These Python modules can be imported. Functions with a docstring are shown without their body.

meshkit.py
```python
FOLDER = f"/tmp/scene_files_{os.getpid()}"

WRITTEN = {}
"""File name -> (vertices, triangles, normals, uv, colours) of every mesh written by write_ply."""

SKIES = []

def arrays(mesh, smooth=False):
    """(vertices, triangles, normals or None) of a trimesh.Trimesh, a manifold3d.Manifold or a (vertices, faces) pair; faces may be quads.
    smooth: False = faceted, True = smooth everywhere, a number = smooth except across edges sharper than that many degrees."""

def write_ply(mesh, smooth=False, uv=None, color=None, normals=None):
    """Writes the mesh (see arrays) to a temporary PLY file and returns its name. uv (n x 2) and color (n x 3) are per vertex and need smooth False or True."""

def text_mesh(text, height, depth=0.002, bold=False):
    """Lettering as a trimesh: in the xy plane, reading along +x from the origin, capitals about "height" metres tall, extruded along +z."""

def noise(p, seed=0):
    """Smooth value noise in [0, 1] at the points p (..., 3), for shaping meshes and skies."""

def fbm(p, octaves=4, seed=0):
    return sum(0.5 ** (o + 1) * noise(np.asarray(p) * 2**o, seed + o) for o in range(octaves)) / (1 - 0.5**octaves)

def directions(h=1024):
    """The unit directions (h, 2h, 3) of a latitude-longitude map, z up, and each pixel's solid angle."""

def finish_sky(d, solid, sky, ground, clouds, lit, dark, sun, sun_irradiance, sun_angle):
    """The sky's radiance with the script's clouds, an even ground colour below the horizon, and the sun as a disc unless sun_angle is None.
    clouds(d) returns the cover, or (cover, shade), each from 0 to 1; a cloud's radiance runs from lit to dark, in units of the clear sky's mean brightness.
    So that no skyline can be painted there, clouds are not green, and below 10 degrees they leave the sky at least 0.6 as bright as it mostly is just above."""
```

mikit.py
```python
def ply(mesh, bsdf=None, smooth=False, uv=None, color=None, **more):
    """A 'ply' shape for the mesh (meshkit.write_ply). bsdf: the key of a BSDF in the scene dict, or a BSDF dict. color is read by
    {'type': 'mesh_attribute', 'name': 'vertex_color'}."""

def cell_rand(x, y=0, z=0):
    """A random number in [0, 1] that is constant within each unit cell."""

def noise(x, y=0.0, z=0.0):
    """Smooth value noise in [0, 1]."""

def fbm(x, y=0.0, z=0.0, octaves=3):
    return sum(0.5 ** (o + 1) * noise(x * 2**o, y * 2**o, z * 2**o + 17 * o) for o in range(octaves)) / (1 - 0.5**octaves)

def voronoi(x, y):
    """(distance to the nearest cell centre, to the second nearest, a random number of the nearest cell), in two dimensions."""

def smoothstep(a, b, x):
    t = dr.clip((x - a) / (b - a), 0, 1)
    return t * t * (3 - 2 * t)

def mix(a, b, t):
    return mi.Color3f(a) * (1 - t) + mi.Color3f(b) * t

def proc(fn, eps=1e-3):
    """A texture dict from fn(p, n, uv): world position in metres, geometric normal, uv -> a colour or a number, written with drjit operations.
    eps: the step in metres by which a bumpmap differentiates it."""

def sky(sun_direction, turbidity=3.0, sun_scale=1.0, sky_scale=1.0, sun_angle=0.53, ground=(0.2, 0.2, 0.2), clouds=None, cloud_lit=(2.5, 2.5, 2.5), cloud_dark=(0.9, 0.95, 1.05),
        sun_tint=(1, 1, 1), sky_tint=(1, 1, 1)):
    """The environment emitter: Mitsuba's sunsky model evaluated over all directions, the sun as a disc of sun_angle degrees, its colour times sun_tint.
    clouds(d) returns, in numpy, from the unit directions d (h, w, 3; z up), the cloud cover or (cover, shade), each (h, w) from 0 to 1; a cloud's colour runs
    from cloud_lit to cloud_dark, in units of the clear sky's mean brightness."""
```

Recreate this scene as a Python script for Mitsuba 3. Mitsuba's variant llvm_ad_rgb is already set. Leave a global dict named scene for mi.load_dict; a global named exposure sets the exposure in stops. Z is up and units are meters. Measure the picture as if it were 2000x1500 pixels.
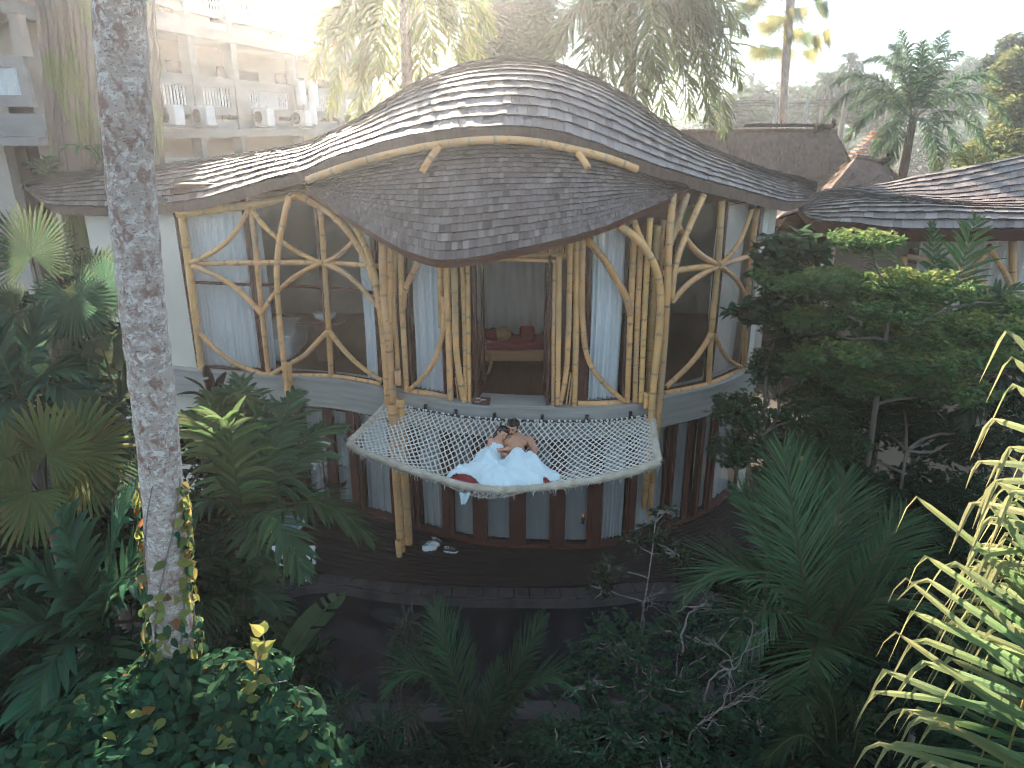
import math, numpy as np, trimesh, manifold3d as m3, shapely.geometry as sg, mitsuba as mi, drjit as dr, mikit, meshkit
from scipy.interpolate import PchipInterpolator as Pchip, CubicSpline
scene, labels = {}, {}
# ---------------------------------------------------------------- camera, sky, sun, exposure
EYE = np.array([0.0, 0.0, 7.6]); TH = math.radians(19.5); FPX = 1412.0
T = mi.ScalarTransform4f
scene['camera'] = dict(type='perspective', fov=2 * math.degrees(math.atan(1000 / FPX)), fov_axis='x', near_clip=0.05, far_clip=2000.0,
    to_world=T().look_at(origin=EYE.tolist(), target=(EYE + [0, math.cos(TH), -math.sin(TH)]).tolist(), up=[0, 0, 1]),
    medium=dict(type='ref', id='haze_air'))
SUN_EL, SUN_AZ = math.radians(23.5), math.radians(-16.5)
SUN = np.array([math.sin(SUN_AZ) * math.cos(SUN_EL), math.cos(SUN_AZ) * math.cos(SUN_EL), math.sin(SUN_EL)])
def cloud_cover(d):
    n = meshkit.fbm(np.stack([d[..., 0] * 3, d[..., 1] * 3, d[..., 2] * 7], -1), 4, 3)
    return np.clip(0.55 + 0.9 * (n - 0.5), 0, 0.85)
scene['sky_light'] = mikit.sky(SUN.tolist(), turbidity=3, sun_scale=2.5, sky_scale=1.1, clouds=cloud_cover, cloud_lit=(1.17, 1.42, 1.54), cloud_dark=(0.78, 0.95, 1.05),
    sun_tint=(0.90, 1.0, 1.30), sky_tint=(0.72, 1.0, 1.20))
exposure = 3.45
HAZE = 0.0025
scene['haze_air'] = dict(type='homogeneous', albedo=dict(type='rgb', value=[0.92, 0.95, 0.97]), sigma_t=HAZE, phase=dict(type='hg', g=0.86))

# ---------------------------------------------------------------- helpers
def R(seed): return np.random.default_rng(seed)
def slope(px, py):
    """For a pixel of the 2000 x 1500 photograph: (x, z) change per metre of y along its line of sight."""
    px, py = np.asarray(px, float), np.asarray(py, float)
    v = (py - 750) / FPX
    y = math.cos(TH) - v * math.sin(TH); z = -math.sin(TH) - v * math.cos(TH)
    return (px - 1000) / FPX / y, z / y
def at(px, py, Y):
    a, b = slope(px, py); Y = np.asarray(Y, float)
    return np.stack(np.broadcast_arrays(a * Y, Y, EYE[2] + b * Y), -1)
def atz(px, py, z):
    a, b = slope(px, py); return at(px, py, (z - EYE[2]) / b)
def nrm(v): v = np.asarray(v, float); return v / (np.linalg.norm(v, axis=-1, keepdims=True) + 1e-12)
class G:
    """Collects vertices, triangles and vertex colours of one mesh."""
    def __init__(s): s.v, s.f, s.c, s.n = [], [], [], 0
    def add(s, v, f, c=(1, 1, 1)):
        v = np.asarray(v, float).reshape(-1, 3); f = np.asarray(f, int)
        if f.ndim == 2 and f.shape[1] == 4: f = np.vstack([f[:, [0, 1, 2]], f[:, [0, 2, 3]]])
        s.v.append(v); s.f.append(f + s.n); s.c.append(np.broadcast_to(np.asarray(c, float), v.shape)); s.n += len(v); return s
    def mesh(s, m, c=(1, 1, 1)): return s.add(m.vertices, m.faces, c)
    def get(s): return np.vstack(s.v), np.vstack(s.f), np.vstack(s.c)
USED = {}
def key_for(name):
    k = USED.get(name, 0); USED[name] = k + 1
    return name if k == 0 else f'{name}_{k:03d}'
def tag(key, label=None, cat=None, group=None, kind=None):
    d = labels.setdefault(key, {})
    for a, b in (('label', label), ('category', cat), ('group', group), ('kind', kind)):
        if b: d[a] = b
    return key
def thing(name, label, cat, group=None, kind=None): return tag(key_for(name), label, cat, group, kind)
def part(parent, name, mesh, bsdf, smooth=False, label=None, kind=None, **more):
    """One shape of the scene under parent (or a thing of one mesh where parent is None: then name is its key)."""
    key = key_for(f'{parent}__{name}') if parent else name
    if isinstance(mesh, G): v, f, c = mesh.get(); scene[key] = mikit.ply((v, f), bsdf, smooth=(True if smooth else False), color=c, **more)
    else: scene[key] = mikit.ply(mesh, bsdf, smooth=smooth, **more)
    if label or kind: tag(key, label, None, None, kind)
    return key
def structure(name, mesh, bsdf, smooth=False, label=None, kind='structure'):
    key = key_for(name); part(None, key, mesh, bsdf, smooth); tag(key, label, None, None, kind); return key
def curve(pts, n=24):
    pts = np.asarray(pts, float)
    if len(pts) == 2: return pts[0] + (pts[1] - pts[0]) * np.linspace(0, 1, n)[:, None]
    t = np.r_[0, np.cumsum(np.linalg.norm(np.diff(pts, axis=0), axis=1))]
    return CubicSpline(t, pts, bc_type='natural')(np.linspace(0, t[-1], n)) if len(pts) > 2 else pts
def frames(p):
    t = nrm(np.gradient(p, axis=0)); up = np.array([0, 0, 1.0]) if abs(t[:, 2]).mean() < 0.8 else np.array([0, 1.0, 0])
    a = nrm(np.cross(t, up)); return t, a, np.cross(t, a)
def tube_mesh(p, r, sides=8, cap=True):
    p = np.asarray(p, float); r = np.broadcast_to(np.asarray(r, float), (len(p),)) if np.ndim(r) < 2 else r
    t, a, b = frames(p); ang = np.arange(sides) * 2 * np.pi / sides
    rr = r[:, None, None] if r.ndim == 1 else r[:, :, None]
    v = p[:, None] + rr * (np.cos(ang)[None, :, None] * a[:, None] + np.sin(ang)[None, :, None] * b[:, None])
    i, j = np.meshgrid(np.arange(len(p) - 1), np.arange(sides), indexing='ij'); k = (j + 1) % sides
    q = np.stack([i * sides + j, i * sides + k, (i + 1) * sides + k, (i + 1) * sides + j], -1).reshape(-1, 4)
    f = np.vstack([q[:, [0, 2, 1]], q[:, [0, 3, 2]]])
    v = v.reshape(-1, 3)
    if cap:
        n = len(v); v = np.vstack([v, p[:1], p[-1:]]); s = np.arange(sides); e = (len(p) - 1) * sides
        f = np.vstack([f, np.stack([s * 0 + n, s, (s + 1) % sides], 1), np.stack([s * 0 + n + 1, e + (s + 1) % sides, e + s], 1)])
    return v, f
def box(lo, hi):
    m = trimesh.creation.box(bounds=[np.minimum(lo, hi), np.maximum(lo, hi)]); return m
def rbox(size, r, center=(0, 0, 0), rot=None, seg=8):
    """A box with rounded edges."""
    h = np.asarray(size, float) / 2 - r
    m = m3.Manifold.batch_hull([m3.Manifold.sphere(r, seg).translate((float(x), float(y), float(z))) for x in (-h[0], h[0]) for y in (-h[1], h[1]) for z in (-h[2], h[2])])
    if rot: m = m.rotate(rot)
    m = m.translate(tuple(map(float, center))).to_mesh()
    return trimesh.Trimesh(m.vert_properties[:, :3], m.tri_verts, process=False)
def obox(a, b, w, h, up=(0, 0, 1)):
    """A bar from a to b, w wide and h high."""
    a, b = np.asarray(a, float), np.asarray(b, float); d = nrm(b - a); s = nrm(np.cross(d, up)); u = np.cross(s, d)
    v = np.array([p + s * x * w / 2 + u * z * h / 2 for p in (a, b) for x, z in ((-1, -1), (1, -1), (1, 1), (-1, 1))])
    f = [[0, 1, 2], [0, 2, 3], [4, 6, 5], [4, 7, 6], [0, 4, 5], [0, 5, 1], [1, 5, 6], [1, 6, 2], [2, 6, 7], [2, 7, 3], [3, 7, 4], [3, 4, 0]]
    return v, np.array(f)[:, ::-1]
def grid_faces(n, m, off=0):
    i, j = np.meshgrid(np.arange(n - 1), np.arange(m - 1), indexing='ij'); a = i * m + j
    return np.stack([a, a + 1, a + m + 1, a + m], -1).reshape(-1, 4) + off
def slab_poly(poly, z0, z1):
    m = trimesh.creation.extrude_polygon(sg.Polygon(poly), z1 - z0, engine='earcut'); m.apply_translation([0, 0, z0]); return m

# ---------------------------------------------------------------- materials
VC = {'type': 'mesh_attribute', 'name': 'vertex_color'}
def rgb(*c): return {'type': 'rgb', 'value': list(c)}
def mat(key, color, rough=0.7, bump=None, scale=0.004, two=True, eps=2e-3, **more):
    b = dict(type='principled', base_color=color, roughness=rough, **more)
    if bump is not None: b = {'type': 'bumpmap', 'arbitrary': mikit.proc(bump, eps), 'scale': scale, 'bsdf': b}
    scene[key] = {'type': 'twosided', 'bsdf': b} if two else b
    return key
def P(fn): return mikit.proc(fn)
N, FB, SS, MX = mikit.noise, mikit.fbm, mikit.smoothstep, mikit.mix
mat('m_vc', VC, 0.75)
mat('m_shingle', VC, 0.5, lambda p, n, uv: N(p.x * 55, p.y * 18, p.z * 18), 0.006)
mat('m_bamboo', VC, 0.42, specular=0.5)
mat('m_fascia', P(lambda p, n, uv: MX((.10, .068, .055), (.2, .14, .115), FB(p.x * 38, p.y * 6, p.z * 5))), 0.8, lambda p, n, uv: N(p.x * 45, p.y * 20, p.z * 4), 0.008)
mat('m_plaster', P(lambda p, n, uv: MX((.56, .50, .42), (.68, .62, .53), FB(p.x * 1.7, p.y * 1.7, p.z * 1.1))), 0.85, lambda p, n, uv: FB(p.x * 30, p.y * 30, p.z * 30), 0.003)
mat('m_slab', P(lambda p, n, uv: MX((.27, .25, .225), (.42, .40, .365), FB(p.x * 1.6, p.y * 1.6, p.z * 16))), 0.8, lambda p, n, uv: FB(p.x * 8, p.y * 8, p.z * 60), 0.004)
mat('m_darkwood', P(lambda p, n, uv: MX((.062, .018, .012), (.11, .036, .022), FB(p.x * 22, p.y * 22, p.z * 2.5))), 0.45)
mat('m_woodfloor', P(lambda p, n, uv: MX((.08, .032, .017), (.15, .062, .033), FB(p.x * 24, p.y * 1.4, 0.0) * 0.7 + 0.3 * mikit.cell_rand(p.x * 7, 0, 0))), 0.4)
mat('m_teak', P(lambda p, n, uv: MX((.27, .125, .05), (.40, .20, .085), FB(p.x * 3, p.y * 20, p.z * 20))), 0.45)
mat('m_inwall', P(lambda p, n, uv: MX((.40, .40, .36), (.48, .475, .43), FB(p.x * .9, p.y * .9, p.z * .9))), 0.85)
mat('m_terrace', P(lambda p, n, uv: MX((.014, .008, .008), (.026, .015, .014), FB(p.x * 1.1, p.y * 1.1, 0.0) * .7 + .3 * N(p.x * 3, p.y * 40, 0.0))), 0.55)
mat('m_coping', P(lambda p, n, uv: MX((.018, .015, .017), (.06, .05, .05), FB(p.x * 3.2, p.y * 3.2, 1.0))), 0.6, lambda p, n, uv: FB(p.x * 30, p.y * 30, 0.0), 0.004)
mat('m_poolfloor', P(lambda p, n, uv: MX((.010, .014, .022), (.018, .024, .036), FB(p.x * 2, p.y * 2, 0.0))), 0.6)
mat('m_soil', P(lambda p, n, uv: MX((.010, .009, .007), (.035, .028, .02), FB(p.x * 2.5, p.y * 2.5, 0.0))), 0.95)
scene['m_water'] = {'type': 'bumpmap', 'arbitrary': mikit.proc(lambda p, n, uv: FB(p.x * 3, p.y * 3, 0.0), 4e-3), 'scale': 0.004, 'bsdf': {'type': 'principled', 'base_color': rgb(.006, .008, .014), 'roughness': 0.06, 'specular': 0.6}}
scene['m_glass'] = {'type': 'thindielectric', 'int_ior': 1.5}
scene['m_curtain'] = {'type': 'principledthin', 'base_color': rgb(.84, .86, .87), 'roughness': 0.8, 'diff_trans': 0.3}
mat('m_curtain_blue', rgb(.16, .19, .27), 0.85)
mat('m_greycurtain', rgb(.44, .44, .44), 0.9)
mat('m_blind', rgb(.27, .28, .28), 0.6)
mat('m_linen', rgb(.60, .55, .50), 0.9)
mat('m_blanket', P(lambda p, n, uv: MX((.58, .71, .755), (.68, .78, .81), FB(p.x * 5, p.y * 5, p.z * 5))), 0.85, lambda p, n, uv: FB(p.x * 60, p.y * 60, p.z * 60), 0.002, sheen=0.3)
mat('m_redcloth', P(lambda p, n, uv: MX((.20, .018, .020), (.27, .035, .035), FB(p.x * 9, p.y * 9, p.z * 9))), 0.85, lambda p, n, uv: FB(p.x * 70, p.y * 70, p.z * 70), 0.002)
mat('m_rope', P(lambda p, n, uv: MX((.66, .63, .57), (.84, .81, .75), FB(p.x * 13, p.y * 13, p.z * 13))), 0.9)
mat('m_ropeworn', P(lambda p, n, uv: MX((.34, .28, .20), (.66, .60, .50), FB(p.x * 11, p.y * 11, p.z * 11))), 0.9, lambda p, n, uv: N(p.x * 150, p.y * 60, p.z * 60), 0.006)
mat('m_iron', rgb(.02, .02, .024), 0.5)
mat('m_white', rgb(.74, .75, .76), 0.5)
mat('m_black', rgb(.015, .015, .018), 0.6)
mat('m_skin', VC, 0.55, specular=0.35)
mat('m_hair', P(lambda p, n, uv: MX((.012, .008, .007), (.035, .022, .017), FB(p.x * 60, p.y * 60, p.z * 20))), 0.55, lambda p, n, uv: FB(p.x * 160, p.y * 160, p.z * 60), 0.006)
def bark_fn(p, n, uv):
    w = N(p.x * 24, p.y * 24, p.z * 20) * .09
    ring = N(p.x * .6, p.y * .6, p.z * 9 + N(p.x * 7, p.y * 7, p.z * 3) * 1.2)
    a = FB((p.x + w) * 34, (p.y + w) * 34, p.z * 26, octaves=5); b = FB((p.x - w) * 19 + 7, p.y * 19, (p.z + w) * 9, octaves=5); c = N(p.x * 150, p.y * 150, p.z * 110); l = N(p.x * 26, p.y * 26, p.z * 95)
    col = MX((.33, .25, .21), (.50, .41, .355), ring * .6 + .4 * l)
    col = MX(col, (.64, .60, .55), SS(.49, .60, a + .16 * (FB(p.x * 3.1, p.y * 3.1, p.z * 1.3) - .5)) * (0.4 + .6 * c)); col = MX(col, (.25, .125, .095), SS(.54, .66, b + .22 * (FB(p.x * 2.3 + 5, p.y * 2.3, p.z * .9) - .5)) * .75)
    return MX(col, (.10, .075, .065), SS(.60, .72, FB(p.x * 60, p.y * 60, p.z * 95)) * .65)
mat('m_palmbark', P(bark_fn), 0.9, lambda p, n, uv: FB(p.x * 38, p.y * 38, p.z * 30, octaves=4) + .8 * N(p.x * .5, p.y * .5, p.z * 15), 0.03)
mat('m_greenpipe', rgb(.30, .50, .42), 0.5)
mat('m_mossbark', P(lambda p, n, uv: MX(MX((.12, .085, .07), (.27, .20, .165), FB(p.x * 7, p.y * 7, p.z * .9)), (.17, .18, .06), SS(.48, .66, FB(p.x * 2.5 + 3, p.y * 2.5, p.z * .8)))), 0.9, lambda p, n, uv: FB(p.x * 18, p.y * 18, p.z * 3), 0.03)
mat('m_bark', P(lambda p, n, uv: MX((.07, .052, .042), (.19, .15, .12), FB(p.x * 9, p.y * 9, p.z * 2.5))), 0.9, lambda p, n, uv: FB(p.x * 26, p.y * 26, p.z * 6), 0.02)
mat('m_twig', P(lambda p, n, uv: MX((.13, .105, .095), (.27, .23, .21), FB(p.x * 20, p.y * 20, p.z * 20))), 0.85)
def leaf_mat(key, trans, rough): scene[key] = {'type': 'principledthin', 'base_color': VC, 'roughness': rough, 'diff_trans': trans, 'spec_trans': 0.0, 'eta': 1.45}
leaf_mat('m_leaf', 0.9, 0.33)       # palms and glossy leaves
leaf_mat('m_softleaf', 1.0, 0.45)   # small matt leaves
mat('m_thatch', P(lambda p, n, uv: MX((.085, .055, .045), (.22, .15, .12), FB(p.x * 9, p.y * 9, p.z * 2.2, octaves=4))), 0.95, lambda p, n, uv: FB(p.x * 32, p.y * 32, p.z * 7), 0.03)
mat('m_redtile', P(lambda p, n, uv: MX((.36, .12, .06), (.52, .20, .11), FB(p.x * 5, p.y * 5, p.z * 5))), 0.8)
mat('m_shadedwall', P(lambda p, n, uv: MX((.17, .125, .09), (.25, .19, .14), FB(p.x * 1.4, p.y * 1.4, p.z * 1.4))), 0.9)  # cream villa wall with its shade put into a darker colour
mat('m_concrete', P(lambda p, n, uv: MX((.20, .19, .185), (.44, .42, .40), FB(p.x * .9, p.y * .9, p.z * 2.4, octaves=4))), 0.9)
mat('m_hotelwall', P(lambda p, n, uv: MX((.44, .37, .31), (.56, .48, .42), FB(p.x * .6, p.y * .6, p.z * .8))), 0.9)
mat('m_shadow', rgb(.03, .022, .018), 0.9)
# ---------------------------------------------------------------- ground, terrace, pool
FLOOR = 2.95
g = np.r_[-255, -160, -80, np.linspace(-40, 40, 41), 80, 160, 255]
gy = np.r_[-70, -20, np.linspace(-6, 60, 45), 100, 200, 300, 375]
X, Y = np.meshgrid(g, gy, indexing='ij')
Z = -0.5 + 0.35 * (meshkit.fbm(np.stack([X * .3, Y * .3, X * 0], -1), 3, 1) - .5)
Z = np.where((Y > 9) & (abs(X) < 9) & (Y < 24), -0.75, Z); Z = np.where((np.abs(X + .5) < 6.5) & (Y > 7.2) & (Y < 12.5), -1.6, Z)
structure('ground', trimesh.Trimesh(np.stack([X, Y, Z], -1).reshape(-1, 3), np.vstack([q[:, [0, 3, 2]] for q in [grid_faces(len(g), len(gy))]] + [grid_faces(len(g), len(gy))[:, [0, 2, 1]]]), process=False), 'm_soil', label='dark planted soil between the buildings and pools')

# the building's plan, left to right, as measured at floor level
PLAN = np.array([(-8.7, 15.0), (-7.4, 14.4), (-6.35, 14.07), (-5.3, 13.86), (-4.38, 13.7), (-3.63, 13.55), (-3.0, 13.3), (-2.49, 13.04), (-1.98, 12.75), (-1.35, 12.43), (-.74, 12.19), (0., 12.06), (.72, 12.0), (1.3, 12.0), (1.8, 12.08), (2.2, 12.2), (2.5, 12.36), (2.86, 12.62), (3.3, 12.85), (3.77, 13.15), (4.25, 13.57), (4.74, 14.1), (4.95, 14.32)])
def plan_x(x, off=0.0):
    """The plan's point and outward normal at each x."""
    x = np.asarray(x, float); f = Pchip(PLAN[:, 0], PLAN[:, 1]); s = f.derivative()(x)
    n = nrm(np.stack([s, -np.ones_like(s)], -1)); return np.stack([x, f(x)], -1) + n * off, n
FINE = np.linspace(PLAN[0, 0], PLAN[-1, 0], 700)
def facade(px, py, off=0.0):
    """Where a line of sight meets the curved front, off metres proud of it."""
    q, _ = plan_x(FINE, off); out = []
    for x, y in zip(np.atleast_1d(px), np.atleast_1d(py)):
        a, b = slope(x, y); h = q[:, 0] - a * q[:, 1]; k = np.nonzero((h[:-1] <= 0) & (h[1:] > 0))[0]
        k = k[0] if len(k) else (0 if h[0] > 0 else len(h) - 2)
        t = -h[k] / (h[k + 1] - h[k]); yy = q[k, 1] + t * (q[k + 1, 1] - q[k, 1]); out.append([a * yy, yy, EYE[2] + b * yy])
    return np.array(out)
def plan_px(px, py=760): return facade([px], [py])[0, 0]

# terrace of dark boards, following the front; its pool edge is curved
edge = np.array([(-7.2, 11.9), (-5.4, 11.8), (-4.2, 11.55), (-3.3, 11.2), (-2.2, 10.95), (-1.0, 10.82), (.3, 10.78), (1.4, 10.85), (2.6, 11.0), (4.2, 11.6), (5.2, 12.6)])
ec = curve(edge, 80)
back = plan_x(np.linspace(4.95, -7.2, 40), 0)[0]
structure('terrace_floor', slab_poly(np.vstack([ec[:, :2], back + [0, .6]]), -0.22, 0.0), 'm_terrace', label='dark brown terrace floor in front of the lower doors')
tc = tag('terrace_floor', kind='structure')
for k in range(13):   # boards laid along the front: each a piece of the terrace
    t = (k + .5) / 13; c = ec[4:-4, :2] * (1 - t) + plan_x(np.linspace(ec[4, 0], ec[-5, 0], len(ec) - 8), .05)[0] * t
    w = 0.5 * np.linalg.norm(ec[40, :2] - plan_x(ec[40, 0], .05)[0]) / 13 - .006
    nn = nrm(np.c_[-np.gradient(c[:, 1]), np.gradient(c[:, 0])])
    a, b = c - nn * w, c + nn * w; n = len(c); z = .004 + .003 * (k % 2)
    v = np.vstack([np.c_[a, np.full(n, z)], np.c_[b, np.full(n, z)], np.c_[a, np.full(n, z + .016)], np.c_[b, np.full(n, z + .016)]])
    i = np.arange(n - 1)
    f = np.vstack([np.stack([i + p, i + 1 + p, i + 1 + q, i + q], 1) for p, q in ((2 * n, 3 * n), (0, 2 * n), (3 * n, n))])
    part('terrace_floor', 'board', (v, f), 'm_terrace')
# pool
pool = [(-4.3, 9.5), (-4.25, 10.3), (-3.6, 10.85), (-2.6, 10.72), (-1.2, 10.5), (.3, 10.45), (1.6, 10.5), (3.2, 10.5), (3.6, 9.9), (3.4, 9.0), (2.6, 8.4), (.5, 8.15), (-1.8, 8.1), (-3.3, 8.3), (-4.1, 8.8)]
pc = curve(pool + pool[:1], 90)[:-1]
P_ = sg.Polygon(pc)
structure('pool_floor', slab_poly(np.array(P_.buffer(.3).exterior.coords)[:-1], -1.5, -1.3), 'm_poolfloor', label='dark pool bottom')
structure('pool_water', slab_poly(pc, -0.32, -0.2), 'm_water', label='still dark pool water')
cope = P_.buffer(.34).difference(P_.buffer(.0))
pc_ring = trimesh.creation.extrude_polygon(cope.difference(sg.box(-20, 0, 20, 6)), .18, engine='earcut'); pc_ring.apply_translation([0, 0, -.22])
co = thing('pool_coping', 'dark stone coping with a pale worn lip along the pool edge', 'pool edge')
part(co, 'base', pc_ring, 'm_coping')
rim = np.array(P_.buffer(.02).exterior.coords); rim = np.roll(rim[:-1], -int(np.argmin(rim[:-1, 1])), 0); rim = rim[rim[:, 1] > 9.3]
part(co, 'lip', tube_mesh(np.c_[rim, np.full(len(rim), -.034)], .007, 6, False), 'm_coping', True)
rng = R(5)
for k in range(26):   # flagstones on the coping that the photo shows
    s = 0.0 + k * .27; q = P_.exterior.interpolate((pc[0:1, 0].size * 0 + 0.9 + s)); a = P_.exterior.interpolate(.9 + s + .01); d = nrm(np.array([a.x - q.x, a.y - q.y])); nn = np.array([-d[1], d[0]])
    if sg.Point(q.x + nn[0] * .1, q.y + nn[1] * .1).within(P_): nn = -nn
    c = np.array([q.x, q.y]) + nn * .19
    part(co, 'stone', obox(np.r_[c - d * .125, -.03 + .004 * rng.random()], np.r_[c + d * .125, -.03 + .004 * rng.random()], .27, .03), 'm_coping')
for name, px, py, r in (('pool_lamp', 780, 1160, .16), ('pool_lamp', 1036, 1167, .07)):
    c = atz(px, py, -.16); k = thing(name, 'round grey pool lamp ring near the left end of the pool edge' if r > .1 else 'small round pool fitting near the middle of the pool edge', 'pool lamp')
    a = np.linspace(0, 2 * np.pi, 33); part(k, 'rim', tube_mesh(c + np.c_[r * np.cos(a), r * np.sin(a), a * 0], r * .22, 8, False), 'm_concrete', True)
    part(k, 'face', trimesh.creation.cylinder(r * .8, .02, sections=24, transform=trimesh.transformations.translation_matrix(c + [0, 0, -.02])), 'm_poolfloor')
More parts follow.
